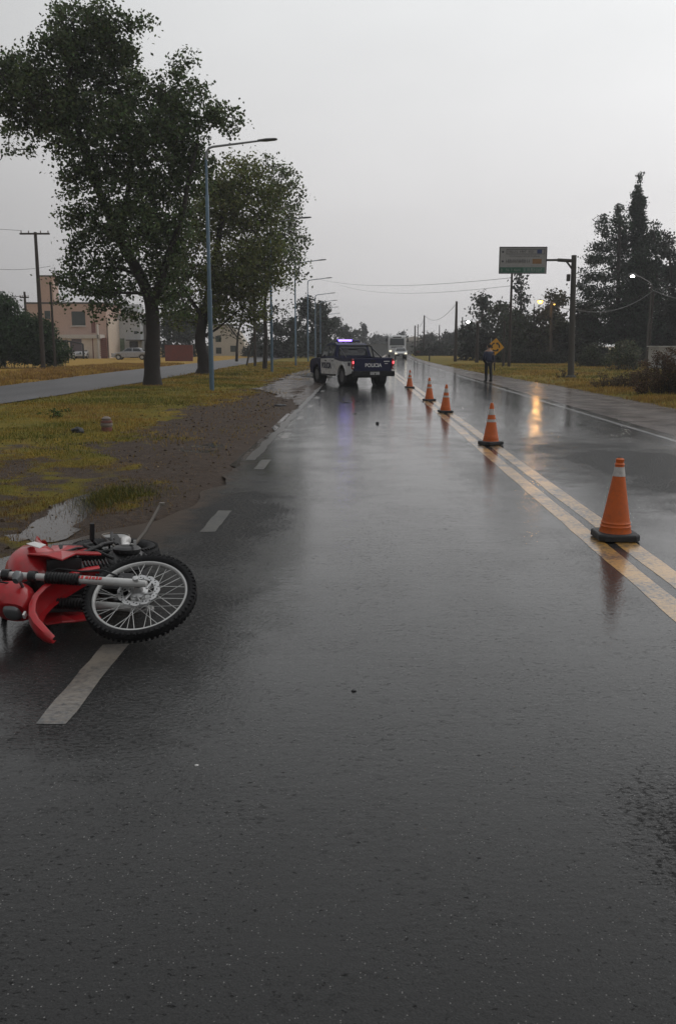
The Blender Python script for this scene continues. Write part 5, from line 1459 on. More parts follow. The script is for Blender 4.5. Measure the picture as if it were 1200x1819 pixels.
# small dark back of another sign above it
q = AT(872, 600, wb.y + 6)
c = thing('road_sign_back', 'small dark plate on a thin pole above the yellow sign', 'road sign', (q.x, q.y, 0))
MB().tube([(0, 0, 0), (0, 0, q.z)], .035, 8).build('post', M_GREYS, c)
MB().box((0, 0, q.z), (.75, .03, .14)).build('panel', M_BLACK, c)

# ---- right-hand cables
wire(tops['R1'] + Vector((0, 0, -.3)), AT(560, 494, 190), 1.0, r=.018, label='long cable crossing the sky behind the pickup')
wire(tops['R1'] + Vector((0, 0, -.9)), AT(600, 505, 190), 1.1, r=.015, label='lower long cable crossing the sky above the bus')
wire(tops['R3'] + Vector((0, 0, -.1)), tops['R1'] + Vector((0, 0, -2.6)), 1.2, r=.025, label='sagging cable between two poles before the bushes')
wire(AT(1158, 512, 78), AT(990, 545, 90), .9, r=.025, label='cable from the twin lamp pole to the orange lamp pole')
wire(AT(1158, 517, 78), AT(1013, 548, 60), .8, r=.03, label='lower cable below the lit white lamp')
wire(AT(1162, 513, 78), AT(1215, 505, 70), .1, r=.03, label='cable leaving the twin lamp pole to the right')
wire(AT(1162, 516, 78), AT(1215, 532, 60), .1, r=.04, label='thick cable sloping down right of the twin poles')
wire(tops['R4'], tops['R2'] + Vector((0, 0, -.2)), 1.2, r=.02, label='cable between far poles right of the bus')
wire(tops['R5'], tops['R4'] + Vector((0, 0, -.4)), .8, r=.02, label='short far cable above the bus')
# ================================================================== HOUSES ON THE LEFT
M_PINK = mat('pink_beige_render', (.50, .35, .285), .85, var=.1, dirt=.15, scale=1.2, bump=.1)
M_CREAM = mat('cream_render', (.58, .48, .39), .85, var=.08, dirt=.12, scale=1.2)
M_TRIM = mat('white_trim_paint', (.52, .48, .44), .8, var=.08, dirt=.1)
M_DWIN = mat('dark_window_glass', (.03, .04, .035), .2)
M_SHUT = mat('grey_purple_shutter', (.10, .075, .08), .7)
M_BRICKR = mat('terracotta_red', (.17, .065, .05), .8, var=.2)
M_GREYW = mat('grey_white_render', (.46, .47, .475), .85, var=.1, dirt=.2, scale=1.0)
M_ROOF = mat('dark_flat_roof', (.07, .065, .06), .85)
HY = 118.0
def hb(name, px0, py0, px1, py1, Y, dep, m, parent, proud=0.0, bevel=0.0, label=None, zmin=None):
    """block whose front face spans the surveyed corners at distance Y"""
    a = AT(px0, py0, Y); b = AT(px1, py1, Y)
    z0 = b.z if zmin is None else zmin
    o = parent.location
    return MB().box(((a.x + b.x) / 2 - o.x, Y - proud + dep / 2 - o.y, (a.z + z0) / 2 - o.z), (b.x - a.x, dep, a.z - z0)).build(name, m, parent, bevel=bevel, label=label)
o_ = AT(120, 637, HY)
PH = thing('house', 'pink two storey house with a tall square tower behind the left hedge', 'house', (o_.x, HY, 0))
hb('wall', 46, 538, 190, 600, HY, 8, M_PINK, PH, zmin=0)
hb('tower', 68, 490, 96, 540, HY, 2.2, M_PINK, PH, zmin=AT(0, 538, HY).z)
hb('tower_cap', 67, 488.5, 97, 491, HY, 2.3, M_ROOF, PH, proud=.05)
hb('parapet', 45, 536.5, 191, 539.5, HY, 8.1, M_ROOF, PH, proud=.06)
hb('ground_floor', 104, 600, 176, 640, HY - 2.2, 2.2, M_CREAM, PH, zmin=0)
hb('balcony_slab', 102, 594, 178, 601, HY - 2.4, 2.4, M_TRIM, PH)
hb('garage_shutter', 127, 602, 146, 627, HY - 2.2, .1, M_SHUT, PH, proud=.03)
hb('side_window', 112, 604, 121, 618, HY - 2.2, .1, M_DWIN, PH, proud=.03)
f = hb('window', 127, 553, 152, 578, HY, .12, M_DWIN, PH, proud=.06, label='dark upper window of the pink house')
hb('window_sill', 126, 578, 153, 580, HY, .3, M_TRIM, PH, proud=.2)
hb('window', 79, 552, 90, 566, HY, .12, M_DWIN, PH, proud=.06)
hb('shutter', 162, 571, 170, 591, HY, .12, M_BRICKR, PH, proud=.07)
hb('pillar', 171, 576, 176, 637, HY - 2.4, .4, M_TRIM, PH, zmin=0)
hb('door', 163.5, 600.5, 167, 637, HY - 2.2, .1, M_BRICKR, PH, proud=.04, zmin=.02)
hb('side_wall', 190, 566, 193, 600, HY, 6, M_CREAM, PH, zmin=0)
g = hb('gate', 178, 600, 191, 637, HY - 1.6, .1, M_BRICKR, PH, zmin=.05, label='terracotta slatted gate between the houses')
for k in range(9):
    hb('slat', 178, 602 + k * 3.6, 191, 603.6 + k * 3.6, HY - 1.6, .06, mat('gate_slat_red', (.21, .085, .06), .7), PH, proud=.05)
# carport frame
cf = MB()
a = lambda px, py, Y=HY - 5: AT(px, py, Y) - PH.location
cf.tube([a(112, 605), a(126, 606.5), a(147, 611)], .10, 6)
for px in (126, 147): cf.tube([a(px, 607 if px < 130 else 611), (a(px, 607).x, a(px, 607).y, 0)], .12, 6)
cf.build('carport_frame', M_UNDER, PH)
ant = MB().tube([a(97, 490, HY), a(97, 474, HY)], .03, 5).tube([a(90, 476, HY), a(99, 476, HY)], .02, 5)
ant.build('antenna', M_UNDER, PH)
o_ = AT(220, 637, 124)
WH = thing('house', 'grey-white blank-walled house beside the big tree trunk', 'house', (o_.x, 124, 0))
hb('wall', 193, 558, 250, 600, 124, 9, M_GREYW, WH, zmin=0)
hb('side_wing', 250, 565, 262, 600, 126, 6, mat('grey_brown_render', (.16, .15, .14), .9), WH, zmin=0)
hb('corner_pillar', 190, 560, 198, 600, 124, .5, M_TRIM, WH, proud=.2, zmin=0)
hb('roof_edge', 192, 556, 251, 559, 124, 9.2, M_TRIM, WH, proud=.1)
hb('upper_block', 200, 540, 246, 557, 130, 3, M_GREYW, WH)
hb('window', 238, 588, 244, 593, 124, .1, M_DWIN, WH, proud=.04)
hb('mural_panel', 205, 601, 222, 624, 124, .1, mat('mural_green_white', (.12, .16, .10), .8, var=.9, scale=2.5), WH, proud=.04)
hb('awning', 223, 603, 262, 605, 122, 3, M_ROOF, WH)
hb('awning_post', 262, 604, 263.3, 606, 122, .15, M_UNDER, WH, zmin=0)
hb('doorway', 230, 606, 246, 632, 124, .1, mat('dark_doorway', (.03, .03, .03), .8), WH, proud=.05, zmin=.03)
p = AT(318, 634, 95)
t_ = tag(MB().box((0, 0, .85), (2.9, .25, 1.7)).box((0, 0, 1.73), (3.0, .33, .06)).build('red_brick_wall', mat('weathered_red_brick', (.16, .045, .035), .85, var=.3, scale=3), None, bevel=.02), 'low dark red wall between the two big tree trunks', 'wall')
t_.location = (p.x, 95, .0)
t_['kind'] = 'thing'
o_ = AT(412, 628, 150)
FH = thing('house', 'pale house with a gabled wall seen under the tree branches', 'house', (o_.x, 150, 0))
M_PALEH = mat('pale_house_render', (.5, .45, .38), .85, var=.1, dirt=.15, scale=1)
gp = [(-3.6, 0), (2.6, 0), (2.0, 2.2), (.8, 4.2), (-.6, 5.0), (-3.6, 5.0)]
MB().prism(gp, 0, 7).build('wall', M_PALEH, FH)
for x_, z_ in ((-2.2, 2.8), (-2.2, .9), (.2, 1.2)):
    MB().box((x_, -.03, z_), (.9, .06, 1.0)).build('window', M_DWIN, FH)
MB().box((-1.5, 3.5, 5.1), (4.6, 7.4, .2)).build('roof', M_ROOF, FH)
# right: pale shed wall behind the reddish brush; far roof right of the bus
p = AT(1184, 640, 62)
SHD = thing('shed', 'small pale grey shed wall showing behind the reddish brush at the right edge', 'shed', (p.x + .3, 62, 0))
tz = AT(1184, 616, 62).z
MB().box((0, .8, tz / 2), (2.0, 2.0, tz)).build('wall', mat('pale_shed_wall', (.36, .36, .36), .8, dirt=.2), SHD, bevel=.02)
MB().box((0, .8, tz + .03), (2.2, 2.2, .07)).build('roof', M_GREYW, SHD)
MB().box((.3, -.23, tz * .45), (.8, .06, tz * .8)).build('door', M_GREYW, SHD)
p = AT(735, 606, 230)
FR = thing('house', 'far low house with a small white roof right of the bus', 'house', (p.x, 230, 0))
MB().box((0, 3, 1.5), (9, 6, 3.0)).build('wall', mat('far_wall', (.2, .19, .17), .9), FR)
MB().prism([(-5, 3.0), (5, 3.0), (0, 4.1)], 0, 6.5).build('roof', M_TRIM, FR)
MB().box((-1.5, -.04, 1.6), (1.2, .08, 1.2)).build('window', M_DWIN, FR)
p = AT(742, 630, 150)
BR = thing('concrete_barrier', 'dark low bin-like block at the foot of the far poles', 'barrier', (p.x, 150, 0))
MB().box((0, 0, .45), (1.1, .6, .9)).build('block', M_BRICKR, BR, bevel=.03)
p = AT(665, 620, 190)
HW_ = tag(MB().box((0, 0, 1.0), (14, .3, 2.0)).box((0, -.05, 2.05), (14.2, .5, .10)).build('roadside_wall', mat('far_grey_wall', (.19, .19, .18), .9, var=.2), None, bevel=0), 'long low grey-green wall behind the bus', 'wall')
HW_.location = (p.x + 2, 190, 0); HW_['kind'] = 'thing'
# pale yellowish stacked boards far down the verge
p = G(536, 634)
YB = thing('signboard', 'small pale yellow board at the far end of the left verge', 'sign', (p.x, p.y, 0))
MB().box((-.5, 0, .3), (.06, .06, .6)).build('post', M_WOOD, YB); MB().box((.5, 0, .3), (.06, .06, .6)).build('post', M_WOOD, YB)
MB().box((0, -.05, 1.0), (1.4, .05, 1.1)).build('board', mat('pale_yellow_board', (.30, .24, .12), .7), YB, bevel=.01)

# ================================================================== SMALL THINGS ON THE VERGE AND ROAD
p = G(190, 769)
z_ = gh(p.x, p.y)
HS = thing('painted_stub', 'broken stub of a pipe, faded red and white, on the muddy verge', 'pipe stub', (p.x, p.y, z_), .4)
M_FR = mat('faded_red_paint', (.16, .06, .045), .8, var=.4, dirt=.4)
M_FW = mat('faded_white_paint', (.20, .165, .14), .8, var=.3, dirt=.4)
MB().lathe([(.10, -.02), (.105, .05), (.10, .07)], 14).build('base', M_FR, HS, smooth=40)
MB().lathe([(.10, .072), (.115, .10), (.118, .13), (.105, .15)], 14).build('lower_band', M_FW, HS, smooth=40)
MB().lathe([(.09, .152), (.115, .16), (.11, .19), (.08, .20)], 14).build('upper_band', M_FR, HS, smooth=40)
MB().lathe([(.085, .202), (.09, .24), (.05, .27), (.02, .275)], 14).build('cap', M_FW, HS, smooth=40)
def lump(name, lab, cat, px, py, r, m, sq=.5, seed=0, group=None):
    p = G(px, py); me = MB(); bm = bmesh.new(); bmesh.ops.create_icosphere(bm, subdivisions=3, radius=1.0)
    for v in bm.verts:
        k = 1 + .45 * mnoise.noise(v.co * 1.6 + Vector((seed * 7.1, 0, 0))) + .2 * mnoise.noise(v.co * 4 + Vector((seed, 3, 0)))
        v.co *= k; v.co.x *= r; v.co.y *= r * .8; v.co.z *= r * sq
    md = bpy.data.meshes.new(name); bm.to_mesh(md); bm.free(); md.materials.append(m)
    o = link(name, md); o.location = (p.x, p.y, max(gh(p.x, p.y), 0) + r * sq * .35)
    md.polygons.foreach_set('use_smooth', [True] * len(md.polygons))
    return tag(o, lab, cat, group)
M_RAG = mat('wet_black_rag', (.012, .012, .014), .5, bump=.4)
lump('rag', 'dark wet rag lying on the mud left of the painted stub', 'rag', 138, 774, .11, M_RAG, .7, 1)
lump('rag', 'flat black rag or rubber scrap on the left shoulder before the pickup', 'rag', 497, 722, .17, M_RAG, .22, 5)
lump('stone', 'tiny dark stone standing alone on the wet lane', 'stone', 670, 753, .035, M_RAG, 1.1, 2)
lump('debris', 'flat dark scrap on the lane behind the pickup, left one', 'debris', 616, 715, .15, M_RAG, .12, 3)
lump('debris', 'flat dark scrap on the lane behind the pickup, right one', 'debris', 637, 713, .08, M_RAG, .2, 4)
lump('debris', 'little dark scrap on the wet lane below the other scraps', 'debris', 631, 735, .07, M_RAG, .2, 7)
lump('stone', 'small dark pebble near the middle of the lane', 'stone', 628, 1228, .012, M_RAG, .5, 6)
lump('plastic_chip', 'tiny white chip on the dark near asphalt', 'chip', 349, 1360, .008, M_WHITEP, .3, 8)

# ================================================================== TREES AND SHRUBS
def leaf_mat(name, rough=.55):
    m = bpy.data.materials.new(name)
    t, p = nodes_of(m); l = t.links.new
    at = N(t, 'Attribute', attribute_name='tint')
    geo = N(t, 'NewGeometry'); n = N(t, 'TexNoise', in_Scale=.8, in_Detail=3.0); l(geo.outputs['Position'], n.inputs['Vector'])
    r = N(t, 'MapRange', in_1=.3, in_2=.7, in_3=.7, in_4=1.3); l(n.outputs[0], r.inputs[0])
    s_ = N(t, 'VectorMath', operation='SCALE'); l(at.outputs['Color'], s_.inputs[0]); l(r.outputs[0], s_.inputs['Scale'])
    l(s_.outputs[0], p.inputs['Base Color'])
    p.inputs['Roughness'].default_value = rough; p.inputs['Specular IOR Level'].default_value = .2
    tl_ = N(t, 'BsdfTranslucent'); l(s_.outputs[0], tl_.inputs[0]); ms = N(t, 'MixShader', in_0=.35)
    l(p.outputs[0], ms.inputs[1]); l(tl_.outputs[0], ms.inputs[2]); l(ms.outputs[0], t.nodes['Material Output'].inputs['Surface'])
    return m
LEAF = leaf_mat('leaves')
M_BARK = mat('rough_bark', (.024, .019, .016), .9, bump=.8, bscale=9, var=.3)
def leafmesh(name, centers, size, base, spread, aspect=.8, droop=0.0):
    n = len(centers)
    u = rng.normal(size=(n, 3)); u /= np.linalg.norm(u, axis=1)[:, None]
    w = rng.normal(size=(n, 3)); w[:, 2] -= droop; w -= u * (u * w).sum(1)[:, None]; w /= np.linalg.norm(w, axis=1)[:, None]
    s = size * (.6 + .8 * rng.random(n))[:, None]
    a = centers - w * s * .5; b = centers + u * s * .5 * aspect; c = centers + w * s * .5; d = centers - u * s * .5 * aspect
    V = np.stack([a, b, c, d], 1).reshape(-1, 3)
    i = np.arange(n) * 4
    Fc = np.stack([i, i + 1, i + 2, i + 3], 1)
    col = np.array(base)[None, :] * (1 + rng.normal(0, spread, (n, 1))).clip(.35, 2.0)
    col = col * (1 + rng.normal(0, .08, (n, 3)))
    return npmesh(name, V, Fc, LEAF, np.repeat(col.clip(.005, .5), 4, axis=0))
DENS = 4.2
def blob_points(blobs, per_area, cl_r, per_cl, shell=.55):
    """blobs: (x,y,z,rx,ry,rz) -> leaf clump centres, leaf centres"""
    cl = []
    for (x, y, z, rx, ry, rz, dn) in blobs:
        n = max(2, int(per_area * rx * rz * dn * DENS))
        d = rng.normal(size=(n, 3)); d /= np.linalg.norm(d, axis=1)[:, None]
        r = (shell + (1 - shell) * rng.random(n)) ** 1.0
        r = np.where(rng.random(n) < .35, rng.random(n) ** .5 * .8, r)
        cl.append(np.array([x, y, z]) + d * r[:, None] * np.array([rx, ry, rz]))
    cl = np.concatenate(cl)
    sz = cl_r * (.5 + .9 * rng.random(len(cl)))
    reps = np.maximum(3, (per_cl * (sz / cl_r) ** 2 * (.6 + .8 * rng.random(len(cl)))).astype(int))
    idx = np.repeat(np.arange(len(cl)), reps)
    off = rng.normal(size=(len(idx), 3)) * sz[idx][:, None] * .5
    off[:, 2] *= .75
    return cl, cl[idx] + off
def broad_tree(label, bx, by, Y, limbs, pxblobs, leaf, base, spread, per_area=9, cl_r=.42, per_cl=26, depth=1.0, name='tree', group=None, bark=None, skip_twigs=False, zbase=None):
    """limbs: list of ([(px,py,dY)...], r0, r1); pxblobs: (px,py,rx,ry[,density]) as surveyed from the photo at distance Y"""
    p = AT(bx, by, Y)
    zb = gh(p.x, Y) if zbase is None else zbase
    c = thing(name, label, 'tree', (p.x, Y, zb - .05), 0, group)
    O = np.array([p.x, Y, zb - .05])
    mpp = (Y * CP + .3) / F
    tr = MB(); nodes = []
    for pts, r0, r1 in limbs:
        q = [AT(px, py, Y + dy) - c.location for px, py, dy in pts]
        # smooth and roughen the limb
        P_ = []
        for i in range(len(q) - 1):
            for k in range(4):
                t = k / 4; a = q[i]; b = q[i + 1]
                pm = q[i - 1] if i else a - (b - a); pn = q[i + 2] if i + 2 < len(q) else b + (b - a)
                v = .5 * ((2 * a) + (b - pm) * t + (2 * pm - 5 * a + 4 * b - pn) * t * t + (3 * a - pm - 3 * b + pn) * t ** 3)
                P_.append(v)
        P_.append(q[-1])
        n = len(P_)
        rr_ = [(r0 + (r1 - r0) * (k / (n - 1)) ** .8) * (1 + .08 * random.uniform(-1, 1)) for k in range(n)]
        if r0 > .3: rr_[0] *= 1.2; rr_[1] *= 1.08
        tr.tube(P_, rr_, 10)
        nodes += [(v, rr_[k]) for k, v in enumerate(P_) if v.z > 1.2 or len(P_) < 6]
    bl = []
    for b in pxblobs:
        px, py, rx, ry = b[:4]; dn = b[4] if len(b) > 4 else 1.0
        dY = random.uniform(-1, 1) * depth * min(3.0, 60 * mpp)
        q = AT(px, py, Y + dY)
        rx_, ry_ = rx * mpp, ry * mpp
        bl.append((q.x, q.y, q.z, rx_, (rx_ + ry_) / 2 * depth, ry_, dn))
    cl, lf = blob_points(bl, per_area, cl_r, per_cl)
    cl = cl - O; lf = lf - O
    if not skip_twigs and nodes:
        NP = np.array([v for v, _ in nodes])
        order = rng.permutation(len(cl))[: min(len(cl), 420)]
        # grow branches outwards: join each clump to the nearest wood already there
        d0 = np.array([np.min(((NP - cl[i]) ** 2).sum(1)) for i in order])
        for i in order[np.argsort(d0)]:
            dd = ((NP - cl[i]) ** 2).sum(1); j = int(np.argmin(dd)); L_ = math.sqrt(dd[j])
            if L_ < .15: continue
            a = Vector(NP[j]); b = Vector(cl[i]); m_ = (a + b) / 2 + Vector((random.uniform(-.1, .1), random.uniform(-.1, .1), random.uniform(0, .15))) * L_
            r_ = .012 + .012 * min(L_, 3)
            tr.tube([a, m_, b], [r_ * 1.3, r_, r_ * .5], 4, cap=False)
            NP = np.vstack([NP, np.array(m_)[None], cl[i][None]])
    tr.build('trunk', bark or M_BARK, c, smooth=True)
    link('crown', leafmesh('crown', lf, leaf, base, spread), c, kind=None)
    return c
DKG = (.070, .098, .040)
T1 = [(130, 45, 42, 42), (190, 45, 50, 38), (108, 12, 16, 18, .6), (185, 25, 22, 18, .7), (95, 85, 50, 30, .9), (150, 90, 60, 45), (215, 95, 38, 38), (240, 55, 18, 20, .6), (255, 45, 8, 10, .5),
      (35, 130, 45, 38), (10, 150, 30, 50), (75, 155, 55, 40), (25, 190, 40, 40), (60, 215, 50, 28, .9), (100, 200, 50, 40), (18, 240, 14, 25, .6), (55, 262, 10, 20, .5), (10, 275, 10, 10, .3),
      (150, 150, 60, 50), (205, 160, 48, 45), (240, 135, 22, 25, .7), (150, 215, 60, 45), (215, 225, 60, 45), (130, 255, 42, 36, .8), (105, 285, 12, 12, .4),
      (325, 122, 24, 18, .55), (300, 160, 40, 35, .9), (345, 160, 26, 25, .6), (275, 195, 50, 40), (330, 200, 50, 36), (385, 205, 38, 26, .8), (415, 225, 26, 16, .7), (385, 185, 10, 15, .5),
      (265, 255, 60, 45), (330, 255, 58, 40), (195, 290, 62, 45), (150, 310, 42, 30, .8), (280, 320, 62, 48), (230, 350, 60, 45, .9), (165, 355, 44, 30, .8), (140, 385, 35, 25, .7), (345, 310, 45, 40, .9),
      (185, 400, 52, 36, .85), (145, 430, 34, 24, .7), (240, 410, 55, 45), (300, 400, 55, 50), (205, 450, 55, 40, .85), (150, 470, 38, 24, .7), (130, 500, 36, 22, .8), (165, 515, 48, 28, .9), (205, 510, 40, 35, .8), (120, 530, 22, 14, .6), (175, 555, 22, 14, .5), (215, 545, 25, 18, .6),
      (290, 465, 45, 40, .9), (290, 520, 45, 32, .9), (250, 560, 30, 14, .6), (310, 555, 30, 14, .6), (120, 350, 14, 12, .3), (105, 315, 10, 8, .3)]
broad_tree('big nearest leafy tree with a thick leaning trunk, its crown reaching the top left corner', 271, 687, 36.5,
    [([(271, 692, 0), (270, 640, 0), (272, 590, 0), (268, 540, 0), (248, 488, .1), (215, 430, .2), (180, 350, .2), (155, 285, .1), (135, 215, 0)], .37, .12),
     ([(268, 545, 0), (285, 500, -.3), (300, 450, -.5), (322, 390, -.6), (335, 320, -.5), (350, 255, -.4)], .20, .06),
     ([(215, 430, .2), (222, 370, .5), (232, 300, .8), (225, 220, .9), (205, 130, .8), (190, 60, .6)], .15, .04),
     ([(180, 350, .2), (160, 280, -.2), (105, 215, -.4), (50, 180, -.5)], .13, .04),
     ([(232, 300, .8), (270, 250, .5), (320, 205, .3), (390, 215, .2)], .09, .03),
     ([(135, 215, 0), (120, 150, .2), (135, 90, .2), (130, 40, 0)], .13, .03),
     ([(248, 488, .1), (200, 475, .4), (150, 480, .6)], .08, .03),
     ([(262, 520, 0), (215, 520, -.4), (165, 515, -.6)], .07, .03)],
    T1, .125, DKG, .42, per_area=12, cl_r=.38, per_cl=36, depth=.9)
T2 = [(300, 480, 40, 45), (335, 430, 45, 45), (380, 400, 50, 50), (420, 380, 45, 50), (400, 330, 50, 45), (440, 320, 40, 40), (420, 285, 30, 18, .6), (470, 350, 40, 45, .9),
      (360, 500, 55, 42), (420, 470, 55, 50), (465, 430, 45, 50), (330, 540, 35, 22, .8), (380, 545, 45, 20, .8), (440, 525, 45, 25, .8), (490, 480, 30, 30, .7), (300, 525, 28, 20, .7), (455, 470, 50, 50),
      (390, 355, 45, 40), (345, 375, 35, 35), (400, 562, 48, 20, .8), (340, 570, 36, 18, .7), (450, 560, 34, 18, .7), (300, 560, 26, 16, .6), (425, 500, 50, 40), (385, 520, 45, 35)]
broad_tree('second leafy tree with a stout trunk and olive green crown, behind the nearest lamp', 361, 667, 50,
    [([(361, 669, 0), (362, 640, 0), (355, 605, 0), (362, 560, 0), (375, 500, .2), (385, 440, .3), (400, 360, .2)], .42, .12),
     ([(362, 565, 0), (330, 520, -.4), (310, 480, -.5)], .14, .05), ([(375, 520, 0), (410, 480, .4), (450, 430, .5), (470, 370, .5)], .16, .05),
     ([(358, 600, 0), (390, 580, -.3), (430, 545, -.5)], .10, .03)],
    T2, .15, (.105, .122, .034), .35, per_area=7.5, cl_r=.5, per_cl=30, depth=1.0)
T3 = [(480, 300, 35, 20, .7), (500, 320, 34, 30, .8), (515, 350, 25, 35, .8), (480, 345, 38, 35, .8), (520, 395, 22, 35, .75), (495, 400, 35, 40, .8), (530, 440, 20, 30, .7), (505, 450, 35, 30, .75), (520, 480, 25, 20, .6),
      (470, 440, 35, 40, .8), (540, 470, 10, 12, .4), (495, 500, 24, 14, .4), (455, 500, 30, 22, .5), (515, 515, 12, 10, .3)]
broad_tree('third leafy tree, thin see-through crown ending the row by the lamps', 470, 652, 62,
    [([(470, 655, 0), (472, 600, 0), (470, 540, 0), (480, 470, 0), (492, 390, 0), (500, 320, 0)], .17, .05), ([(475, 500, 0), (505, 450, .3), (525, 400, .4)], .08, .03)],
    T3, .17, (.09, .115, .052), .38, per_area=6.0, cl_r=.55, per_cl=20, depth=1.0)
# sparse lower branches between the trunks and in front of the pale house
broad_tree('scraggy low tree with sparse leaves between the second trunk and the wooden pole', 420, 640, 84,
    [([(420, 642, 0), (422, 600, 0), (430, 560, 0), (440, 520, 0)], .14, .05), ([(422, 600, 0), (400, 570, .3), (385, 545, .4)], .07, .03), ([(428, 570, 0), (460, 550, .3), (480, 540, .4)], .06, .03)],
    [(395, 560, 25, 14, .45), (430, 555, 30, 16, .5), (470, 552, 30, 16, .5), (500, 545, 20, 14, .4), (410, 585, 28, 12, .35), (455, 580, 25, 14, .4), (390, 600, 18, 8, .3), (440, 600, 20, 8, .3)],
    .24, (.035, .042, .02), .35, per_area=3.6, cl_r=.7, per_cl=16)

def auto_tree(label, px, py, Y, top, w, base, kind='round', leaf=.35, dens=1.0, name='tree', group=None, lean=0, low=None):
    """tree surveyed as: foot pixel, crown top pixel, crown width in pixels"""
    r = random.Random(int(px * 7 + py + Y))
    limbs = [([(px, py, 0), (px + lean * .3, (py * 2 + top) / 3, 0), (px + lean, (py + 2 * top) / 3, 0), (px + lean, top + (py - top) * .12, 0)], .012 * (py - top) / 560 * Y, .03)]
    bl = []
    H_ = py - top
    lo_ = low if low is not None else .25
    if kind == 'round':
        for k in range(int(15)):
            u = r.uniform(lo_, 1.0); half = w / 2 * (math.sin(min(1, (u - lo_) / (1 - lo_) * .9 + .12) * math.pi) ** .5)
            x = px + lean + r.uniform(-1, 1) * half * .72
            s_ = w * r.uniform(.14, .26)
            bl.append((x, min(py - H_ * u + s_ * .5, py - s_ * .4), s_, s_ * .85, r.uniform(.6, 1.1)))
    elif kind == 'spire':
        n = 16
        for k in range(n):
            u = k / (n - 1); half = w / 2 * ((1 - u) ** .8 * .9 + .08)
            half = min(half, w * .42)
            bl.append((px + lean * u + r.uniform(-.15, .15) * half, py - H_ * (.08 + .90 * u), max(half * r.uniform(.8, 1.1), 2), H_ / n * 1.5, 1.2))
    elif kind == 'tier':
        n = 11
        for k in range(n):
            u = k / (n - 1); half = w / 2 * (1 - u) ** .75 + 2
            for s_ in (-1, 1):
                L_ = half * r.uniform(.6, 1.1)
                bl.append((px + lean * u + s_ * L_ * .55, py - H_ * (.18 + .80 * u) + r.uniform(-4, 4), L_ * .55, H_ / n * .42, r.uniform(.8, 1.2)))
                limbs.append(([(px + lean * u, py - H_ * (.16 + .80 * u), 0), (px + lean * u + s_ * L_, py - H_ * (.19 + .80 * u), 0)], .05, .02))
    mpp = (Y * CP) / F
    return broad_tree(label, px, py, Y, limbs, bl, leaf, base, .35, per_area=5.5 * dens * (.36 / leaf) ** 1.2, cl_r=leaf * (1.5 if kind == 'spire' else 2.2), per_cl=18, depth=1.0, name=name, group=group, zbase=0, skip_twigs=kind != 'round')
DC = (.032, .052, .034)
# right-hand conifers
broad_tree('tallest tree on the right, a slim dark cypress spire', 1133, 640, 92,
    [([(1133, 642, 0), (1133, 560, 0), (1133, 450, 0), (1134, 330, 0)], .3, .03)],
    [(1135.5, 314, 1.0, 6, 2), (1134.5, 322, 1.6, 9), (1134, 336, 3, 9), (1132, 350, 6, 10), (1126, 350, 2.5, 10, 1.2), (1138, 362, 7, 12), (1127, 368, 8, 12), (1142, 356, 2.5, 10, 1.2), (1133, 382, 14, 15), (1134, 402, 15, 16), (1131, 425, 15, 18), (1136, 448, 17, 18), (1132, 472, 18, 20), (1135, 500, 17, 22), (1132, 530, 20, 24), (1133, 560, 22, 26), (1133, 595, 24, 28)],
    .19, (.026, .042, .030), .3, per_area=34, cl_r=.30, per_cl=16, name='cypress_tree', zbase=0, skip_twigs=True)
broad_tree('ragged dark conifer left of the cypress, bent tip and gaps between its branches', 1098, 642, 90,
    [([(1098, 645, 0), (1097, 560, 0), (1098, 460, 0), (1100, 400, 0), (1095, 362, 0)], .35, .05)] +
    [([(1098, y, 0), (1098 + s * l, y + 6, .3 * s)], .07, .02) for y, s, l in ((400, -1, 12), (425, -1, 30), (440, 1, 20), (455, -1, 38), (475, -1, 45), (490, 1, 25), (510, -1, 60), (535, -1, 55), (430, 1, 18), (560, -1, 60))],
    [(1096, 372, 5, 14, .8), (1098, 395, 14, 12), (1072, 392, 12, 10, .8), (1066, 385, 6, 5, .6), (1070, 412, 15, 10, .9), (1098, 420, 20, 16), (1062, 402, 6, 5, .5), (1112, 400, 8, 10, .7), (1075, 440, 22, 12, .9), (1105, 445, 20, 18), (1052, 440, 11, 5, .7), (1065, 462, 28, 12, .85), (1045, 462, 14, 7, .7), (1100, 475, 20, 18), (1048, 492, 22, 10, .8), (1080, 492, 22, 12, .8),
     (1035, 505, 14, 8, .7), (1050, 520, 30, 14, .8), (1085, 520, 24, 14, .9), (1040, 545, 25, 12, .8), (1075, 550, 30, 18, .9), (1100, 555, 22, 22), (1110, 510, 12, 30), (1040, 575, 25, 15), (1080, 590, 35, 22), (1030, 480, 8, 5, .4)],
    .19, DC, .35, per_area=11, cl_r=.48, per_cl=26, name='conifer_tree', zbase=0)
broad_tree('broad dark conifer right of the cypress, reaching the right edge', 1168, 645, 88,
    [([(1168, 648, 0), (1168, 560, 0), (1166, 480, 0), (1160, 410, 0)], .35, .06)],
    [(1158, 405, 10, 8, .8), (1165, 415, 8, 6, .6), (1155, 430, 18, 18), (1172, 445, 14, 16), (1150, 470, 22, 26), (1175, 490, 22, 26), (1150, 520, 26, 30), (1180, 545, 25, 30), (1150, 575, 30, 30), (1185, 600, 30, 30), (1130, 600, 28, 28), (1120, 550, 20, 40), (1128, 480, 14, 40)],
    .20, DC, .35, per_area=11, cl_r=.5, per_cl=26, name='conifer_tree', zbase=0)
